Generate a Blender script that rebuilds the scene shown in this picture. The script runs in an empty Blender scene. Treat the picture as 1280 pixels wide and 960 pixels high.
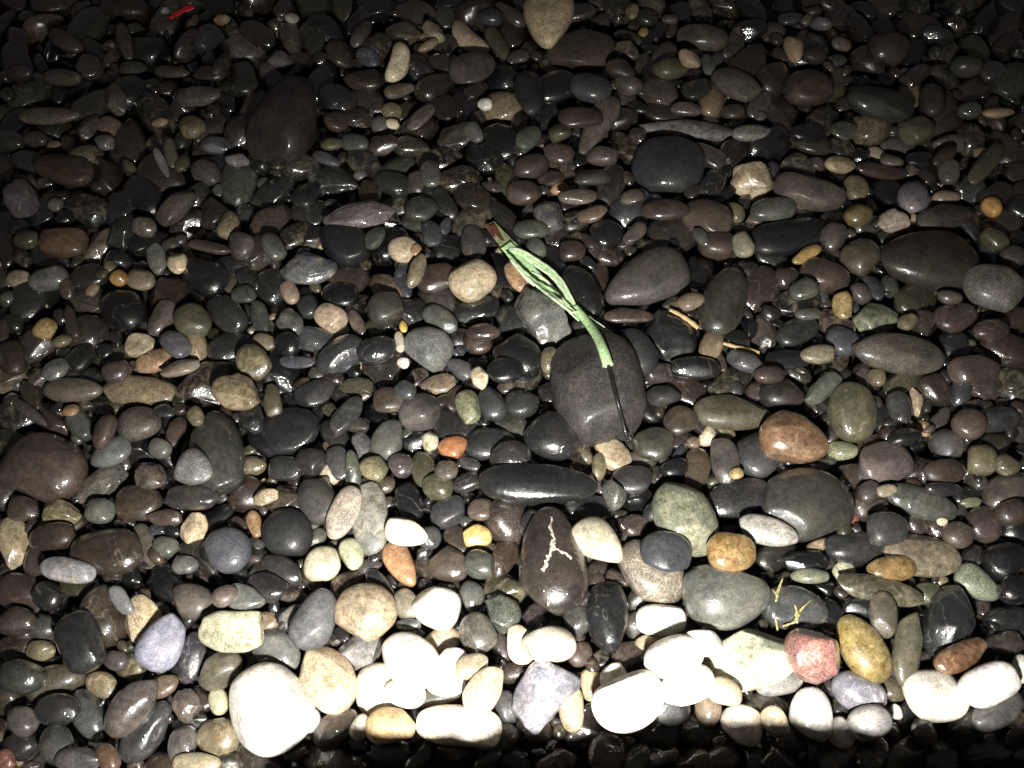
import bpy, bmesh, math, random
import numpy as np
from mathutils import Vector, Matrix
from mathutils.bvhtree import BVHTree

sc = bpy.context.scene
col = sc.collection
rng = np.random.default_rng(11)
random.seed(11)

# ------------------------------------------------------------------ camera
H, PITCH = 0.9, math.radians(62)
cam = bpy.data.cameras.new('camera')
cam.angle = math.radians(62)
cam.sensor_fit = 'HORIZONTAL'
cam.clip_start, cam.clip_end = 0.02, 500
camo = bpy.data.objects.new('camera', cam)
camo.location = (0, 0, H)
camo.rotation_euler = (math.pi / 2 - PITCH, 0, 0)
col.objects.link(camo)
sc.camera = camo

# ------------------------------------------------------------------ night sky
w = bpy.data.worlds.new('World')
sc.world = w
w.use_nodes = True
bg = w.node_tree.nodes['Background']
bg.inputs['Color'].default_value = (1.0, .93, .9, 1)
bg.inputs['Strength'].default_value = 0.042

# ------------------------------------------------------------------ the torch that lights the pebbles
LAMP = (0.02, -0.21, 0.66)
L = bpy.data.lights.new('torch_light', 'SPOT')
L.energy = 106
L.color = (1.0, .97, .9)
L.shadow_soft_size = 0.03
L.spot_size = math.radians(86)
L.spot_blend = 1.0
lo = bpy.data.objects.new('torch_light', L)
lo.location = LAMP
lo.rotation_euler = (Vector((0.04, 0.17, 0.03)) - Vector(LAMP)).to_track_quat('-Z', 'Y').to_euler()
lo.scale = (1.32, 1, 1)  # an oval beam
col.objects.link(lo)

sc.view_settings.view_transform = 'Standard'
sc.view_settings.look = 'None'
sc.view_settings.exposure = 0.0
sc.view_settings.gamma = 1.0
sc.cycles.max_bounces = 5
sc.cycles.diffuse_bounces = 3
sc.cycles.sample_clamp_indirect = 3

# ------------------------------------------------------------------ colours and materials
PAL = dict(K=(.008,.0083,.009),D=(.021,.0212,.022),G=(.11,.11,.107),L=(.36,.35,.33),W=(.68,.66,.61),B=(.043,.031,.025),
 T=(.26,.205,.135),C=(.52,.45,.335),O=(.062,.059,.036),N=(.057,.061,.05),P=(.056,.047,.046),U=(.049,.052,.059),R=(.25,.09,.065),
 Y=(.38,.25,.07),E=(.28,.315,.21),S=(.24,.11,.05),M=(.078,.066,.056),V=(.122,.112,.122),Z=(.27,.26,.33))

def colour(code):
    a = [np.log(np.array(PAL[k])) for k in code]
    ws = [1.0] + [.6] * (len(a) - 1)
    return np.exp(sum(x * y for x, y in zip(a, ws)) / sum(ws))

class NT:
    def __init__(s, name):
        s.m = bpy.data.materials.new(name); s.m.use_nodes = True
        s.t = s.m.node_tree; s.n = s.t.nodes; s.l = s.t.links
        s.b = s.n['Principled BSDF']
    def node(s, typ, **kw):
        x = s.n.new(typ)
        for k, v in kw.items():
            if k in x.inputs: x.inputs[k].default_value = v
            else: setattr(x, k, v)
        return x
    def put(s, inp, v):
        if hasattr(v, 'is_output'): s.l.new(v, inp)
        else: inp.default_value = v
    def math(s, op, a, b=0.0, clamp=False):
        x = s.n.new('ShaderNodeMath'); x.operation = op; x.use_clamp = clamp
        s.put(x.inputs[0], a); s.put(x.inputs[1], b); return x.outputs[0]
    def remap(s, v, a, b, c, d):
        x = s.n.new('ShaderNodeMapRange'); s.put(x.inputs[0], v)
        for i, q in enumerate((a, b, c, d)): x.inputs[i + 1].default_value = q
        return x.outputs[0]
    def mix(s, f, a, b, mode='MIX'):
        x = s.n.new('ShaderNodeMix'); x.data_type = 'RGBA'; x.blend_type = mode
        s.put(x.inputs[0], f); s.put(x.inputs[6], a); s.put(x.inputs[7], b); return x.outputs[2]
    def scale(s, c, f):
        x = s.n.new('ShaderNodeVectorMath'); x.operation = 'SCALE'
        s.put(x.inputs[0], c); s.put(x.inputs[3], f); return x.outputs[0]
    def noise(s, vec, sc_, det=4, rough=.55, dist=0.0):
        x = s.node('ShaderNodeTexNoise'); s.l.new(vec, x.inputs['Vector'])
        x.inputs['Scale'].default_value = sc_; x.inputs['Detail'].default_value = det
        x.inputs['Roughness'].default_value = rough; x.inputs['Distortion'].default_value = dist
        return x.outputs[0]

def stone_mat(pat, wet, tint=False):
    """wet beach stone: own colour from the object (or the tint attribute), grain, pattern and a film of water"""
    k = NT('stone_' + {'p': 'plain', 's': 'speckled', 'm': 'mottled', 'b': 'banded'}[pat] + ('_dull', '_damp', '_wet')[wet])
    tc = k.node('ShaderNodeTexCoord')
    if tint:
        at_ = k.node('ShaderNodeAttribute', attribute_name='tint'); base = at_.outputs['Color']
        vec = tc.outputs['Object']
        rnd = at_.outputs['Alpha']
    else:
        oi = k.node('ShaderNodeObjectInfo'); base = oi.outputs['Color']
        rnd = oi.outputs['Random']
        off = k.node('ShaderNodeCombineXYZ')
        k.l.new(k.math('MULTIPLY', oi.outputs['Random'], 37.0), off.inputs[0])
        k.l.new(k.math('MULTIPLY', oi.outputs['Random'], 91.0), off.inputs[1])
        ad = k.node('ShaderNodeVectorMath', operation='ADD')
        k.l.new(tc.outputs['Object'], ad.inputs[0]); k.l.new(off.outputs[0], ad.inputs[1])
        vec = ad.outputs[0]
    big = k.noise(vec, 38, 5, .6, .3)
    mid = k.noise(vec, 160, 5, .65)
    fine = k.noise(vec, 620, 3, .7)
    f = k.math('MULTIPLY', k.remap(big, .3, .7, .72, 1.28), k.remap(fine, .32, .68, .62, 1.38))
    f = k.math('MULTIPLY', f, k.remap(mid, .32, .68, .74, 1.26))
    c = k.scale(base, f)
    hue = k.mix(k.remap(big, .4, .62, 0, .35), c, k.mix(1.0, c, (1.15, .98, .8, 1), 'MULTIPLY'))
    c = hue
    stain = k.noise(vec, 22, 6, .68, .5)
    c = k.scale(c, k.remap(stain, .3, .7, .62, 1.38))
    # thin pale veins in some of the stones
    vn = k.math('ABSOLUTE', k.math('SUBTRACT', k.noise(vec, 17, 3, .5, .8), .5))
    vmask = k.math('MULTIPLY', k.remap(vn, .002, .009, 1, 0), k.math('GREATER_THAN', rnd, (2.0, .72, .72)[wet]))
    vmask = k.math('MULTIPLY', vmask, k.remap(mid, .4, .55, .1, .75))
    c = k.mix(vmask, c, k.mix(1.0, k.scale(c, 1.8), (.06, .055, .05, 1), 'ADD'))
    if pat == 's':
        v = k.node('ShaderNodeTexVoronoi'); v.inputs['Scale'].default_value = 330; k.l.new(vec, v.inputs['Vector'])
        sel = k.math('GREATER_THAN', k.noise(vec, 620, 3, .7), .56)
        c = k.mix(k.math('MULTIPLY', sel, .5), c, k.mix(1.0, k.scale(c, 1.6), (.025, .024, .02, 1), 'ADD'))
        sel2 = k.math('LESS_THAN', k.noise(vec, 480, 3, .7), .43)
        c = k.mix(k.math('MULTIPLY', sel2, .6), c, k.scale(c, .5))
    elif pat == 'm':
        a = k.noise(vec, 75, 6, .62, 1.0)
        c = k.mix(k.remap(a, .47, .66, 0, .8), c, k.mix(.3, k.scale(c, 1.5), (.4, .34, .22, 1)))
        c = k.mix(k.remap(k.noise(vec, 150, 6, .7, .8), .5, .38, 0, .75), c, k.mix(1.0, c, (.5, .4, .3, 1), 'MULTIPLY'))
    elif pat == 'b':
        wv = k.node('ShaderNodeTexWave'); wv.inputs['Scale'].default_value = 30; wv.inputs['Distortion'].default_value = 11
        wv.inputs['Detail'].default_value = 3; k.l.new(vec, wv.inputs['Vector'])
        c = k.mix(k.math('MULTIPLY', k.remap(wv.outputs[1], .3, 1.0, 0, .5), k.remap(mid, .35, .6, .2, 1)), c, k.mix(1.0, k.scale(c, 1.5), (.015, .015, .015, 1), 'ADD'))
    k.l.new(c, k.b.inputs['Base Color'])
    wetm = k.noise(vec, 55, 3, .5)
    k.put(k.b.inputs['Roughness'], k.remap(mid, .3, .7, (.5, .34, .24)[wet], (.66, .48, .36)[wet]))
    k.b.inputs['Specular IOR Level'].default_value = (.3, .4, .5)[wet]
    k.put(k.b.inputs['Coat Weight'], k.remap(wetm, .35, .6, (.1, .65, 1.0)[wet], (.5, 1.0, 1.0)[wet]))
    k.put(k.b.inputs['Coat Roughness'], k.remap(wetm, .35, .65, (.28, .09, .055)[wet], (.18, .05, .03)[wet]))
    k.b.inputs['Coat IOR'].default_value = 1.75
    bu = k.node('ShaderNodeBump'); bu.inputs['Strength'].default_value = .4; bu.inputs['Distance'].default_value = .0012
    k.l.new(k.math('ADD', k.math('MULTIPLY', mid, .8), k.math('MULTIPLY', fine, .35)), bu.inputs['Height'])
    k.l.new(bu.outputs[0], k.b.inputs['Normal'])
    b2 = k.node('ShaderNodeBump'); b2.inputs['Strength'].default_value = (.4, .7, 1.0)[wet]; b2.inputs['Distance'].default_value = .0022
    k.l.new(k.noise(vec, 95, 3, .5, .6), b2.inputs['Height'])
    k.l.new(b2.outputs[0], k.b.inputs['Coat Normal'])
    return k.m

MATS = {}
def mat(pat, wet, tint=False):
    q = (pat, wet, tint)
    if q not in MATS: MATS[q] = stone_mat(pat, wet, tint)
    return MATS[q]

def simple_mat(name, c, rough=.5, coat=0.0, trans=0.0, nscale=300, amt=.25, c2=None):
    k = NT(name); tc = k.node('ShaderNodeTexCoord')
    n = k.noise(tc.outputs['Object'], nscale, 4, .6)
    cc = k.mix(k.remap(n, .35, .65, 0, 1), tuple(x * (1 - amt) for x in c) + (1,), (c2 or tuple(min(1, x * (1 + amt)) for x in c)) + (1,))
    k.l.new(cc, k.b.inputs['Base Color']); k.b.inputs['Roughness'].default_value = rough
    k.b.inputs['Coat Weight'].default_value = coat; k.b.inputs['Coat Roughness'].default_value = .08
    k.b.inputs['Transmission Weight'].default_value = trans
    bu = k.node('ShaderNodeBump'); bu.inputs['Strength'].default_value = .3; bu.inputs['Distance'].default_value = .001
    k.l.new(n, bu.inputs['Height']); k.l.new(bu.outputs[0], k.b.inputs['Normal'])
    return k.m

# ------------------------------------------------------------------ stone shapes
def ico(sub):
    bm = bmesh.new(); bmesh.ops.create_icosphere(bm, subdivisions=sub, radius=1.0)
    v = np.array([x.co[:] for x in bm.verts]); f = np.array([[q.index for q in p.verts] for p in bm.faces])
    bm.free(); return v / np.linalg.norm(v, axis=1)[:, None], f
ICO = {s: ico(s) for s in (1, 2, 3, 4, 5)}

def unit_stone(sub, sh, r, rough=1.0):
    """a worn pebble inside the unit sphere: x the long way, z up"""
    p = ICO[sub][0].copy()
    chip = sh == 'o' and r.uniform() < .33
    e = r.uniform(.8, .98) if sh != 'b' else .74
    p = np.sign(p) * np.abs(p) ** e
    if sh == 'b': p /= np.abs(p).max(0)
    q = p.copy()
    # low waves that make no two outlines alike
    amp = .09 * rough
    n = np.zeros(len(p))
    for i in range(5):
        d = r.normal(size=3); d *= r.uniform(1.0, 3.0) / np.linalg.norm(d)
        n += np.sin(p @ d + r.uniform(0, 6.28)) * r.uniform(.3, 1)
    q *= (1 + amp * n / 2)[:, None]
    # flats worn into it
    cuts = {'a': 9, 'b': 5}.get(sh, int(r.integers(6, 10)) if chip else int(r.integers(2, 6)))
    for i in range(cuts):
        d = r.normal(size=3)
        if sh == 'a': d[2] = abs(d[2]) * .8
        d /= np.linalg.norm(d)
        lim = r.uniform(.66, .86) if sh == 'a' else r.uniform(.76, .95)
        s = q @ d; over = np.maximum(0, s - lim)
        if chip: lim = r.uniform(.66, .88)
        soft = .12 if sh == 'a' else r.uniform(.15, .45)
        q -= np.outer(over * (1 - soft), d)
    tp = {'t': .33, 'u': -.33}.get(sh, r.uniform(-.14, .14))
    q[:, 1] *= 1 - tp * q[:, 0]; q[:, 2] *= 1 - .6 * tp * q[:, 0]
    if sh == 'c':
        q[:, 1] += .55 * (q[:, 0] ** 2 - .35); q[:, 1] *= .85
    else:
        q[:, 1] += r.uniform(-.08, .08) * (q[:, 0] ** 2)
    if sh == 'a':  # a rougher skin
        for i in range(8):
            d = r.normal(size=3) * r.uniform(3, 7)
            q *= (1 + .012 * np.sin(p @ d + r.uniform(0, 6)))[:, None]
    # bring the outline back to the size asked for
    q[:, 0] -= (q[:, 0].max() + q[:, 0].min()) / 2; q[:, 1] -= (q[:, 1].max() + q[:, 1].min()) / 2
    q[:, 0] /= q[:, 0].max(); q[:, 1] /= q[:, 1].max(); q[:, 2] /= np.abs(q[:, 2]).max()
    return q

def mesh_np(name, v, f, m, smooth=True):
    me = bpy.data.meshes.new(name)
    me.vertices.add(len(v)); me.vertices.foreach_set('co', np.asarray(v, np.float32).ravel())
    me.loops.add(f.size); me.loops.foreach_set('vertex_index', f.astype(np.int32).ravel())
    me.polygons.add(len(f)); me.polygons.foreach_set('loop_start', np.arange(0, f.size, 3, dtype=np.int32))
    me.polygons.foreach_set('use_smooth', np.full(len(f), smooth))
    me.update(calc_edges=True); me.validate()
    if m: me.materials.append(m)
    return me

def jitter(c, r):
    return np.clip(c * r.uniform(.82, 1.2) * r.uniform(.97, 1.03, 3), 0, .82)

# ------------------------------------------------------------------ ground, and an unseen block added to shade the bottom edge
def box(name, x0, x1, y0, y1, z0, z1, m, bevel=.006):
    bm = bmesh.new(); bmesh.ops.create_cube(bm, size=1)
    for v in bm.verts:
        v.co = (x0 if v.co.x < 0 else x1, y0 if v.co.y < 0 else y1, z0 if v.co.z < 0 else z1)
    bmesh.ops.bevel(bm, geom=bm.edges[:], offset=bevel, segments=3, affect='EDGES', profile=.6)
    me = bpy.data.meshes.new(name); bm.to_mesh(me); bm.free(); me.materials.append(m)
    o = bpy.data.objects.new(name, me); col.objects.link(o); return o

sand = simple_mat('wet_sand', (.03, .027, .024), .6, .2, nscale=90)
g = bpy.data.meshes.new('ground')
g.from_pydata([(-60, -60, -.032), (60, -60, -.032), (60, 60, -.032), (-60, 60, -.032)], [], [(0, 1, 2, 3)])
g.materials.append(sand)
go = bpy.data.objects.new('ground', g); col.objects.link(go); go['kind'] = 'structure'

blocker_mat = simple_mat('rough_shadow_blocker', (.07, .066, .06), .85, nscale=60)
SHADOW_BLOCKER = (-0.2, 1.6, -0.14, 0.048, -.05, .155)
def shadow_blocker(x0, x1, y0, y1, z0, z1, m):
    """rough-edged block out of view, added to cast the dark band at the bottom"""
    r = np.random.default_rng(5); n = 150
    ph = r.uniform(0, 6.28, 6)
    bm = bmesh.new(); rows = []
    for i in range(n + 1):
        x = x0 + (x1 - x0) * (i / n) ** 1.3
        w = sum(math.sin(x * f + p) * a for f, p, a in zip((9, 17, 31, 55, 97, 160), ph, (.003, .003, .0025, .002, .0015, .001)))
        e = .03 * math.exp(-(x - x0) / .02)
        yy, zz = y1 - .006 + min(w, .002) - e, z1 - .004 + w * .6 - e + r.normal(0, .0012)
        rows.append([bm.verts.new(q) for q in ((x, y0, z0), (x, y0, zz - .004), (x, y0 + .05, zz), (x, yy - .012, zz), (x, yy - .003, zz - .004), (x, yy, zz - .014), (x, yy + .0, z0))])
    for p, q in zip(rows, rows[1:]):
        for k in range(6): bm.faces.new((p[k], q[k], q[k + 1], p[k + 1]))
    bm.faces.new(rows[0]); bm.faces.new(rows[-1][::-1])
    bmesh.ops.recalc_face_normals(bm, faces=bm.faces[:])
    me = bpy.data.meshes.new('shadow_blocker'); bm.to_mesh(me); bm.free(); me.materials.append(m)
    o = bpy.data.objects.new('shadow_blocker', me); col.objects.link(o); return o
blocker = shadow_blocker(*SHADOW_BLOCKER, blocker_mat)  # added below the frame, only for the shadow it throws into view
blocker['kind'] = 'structure'

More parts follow.
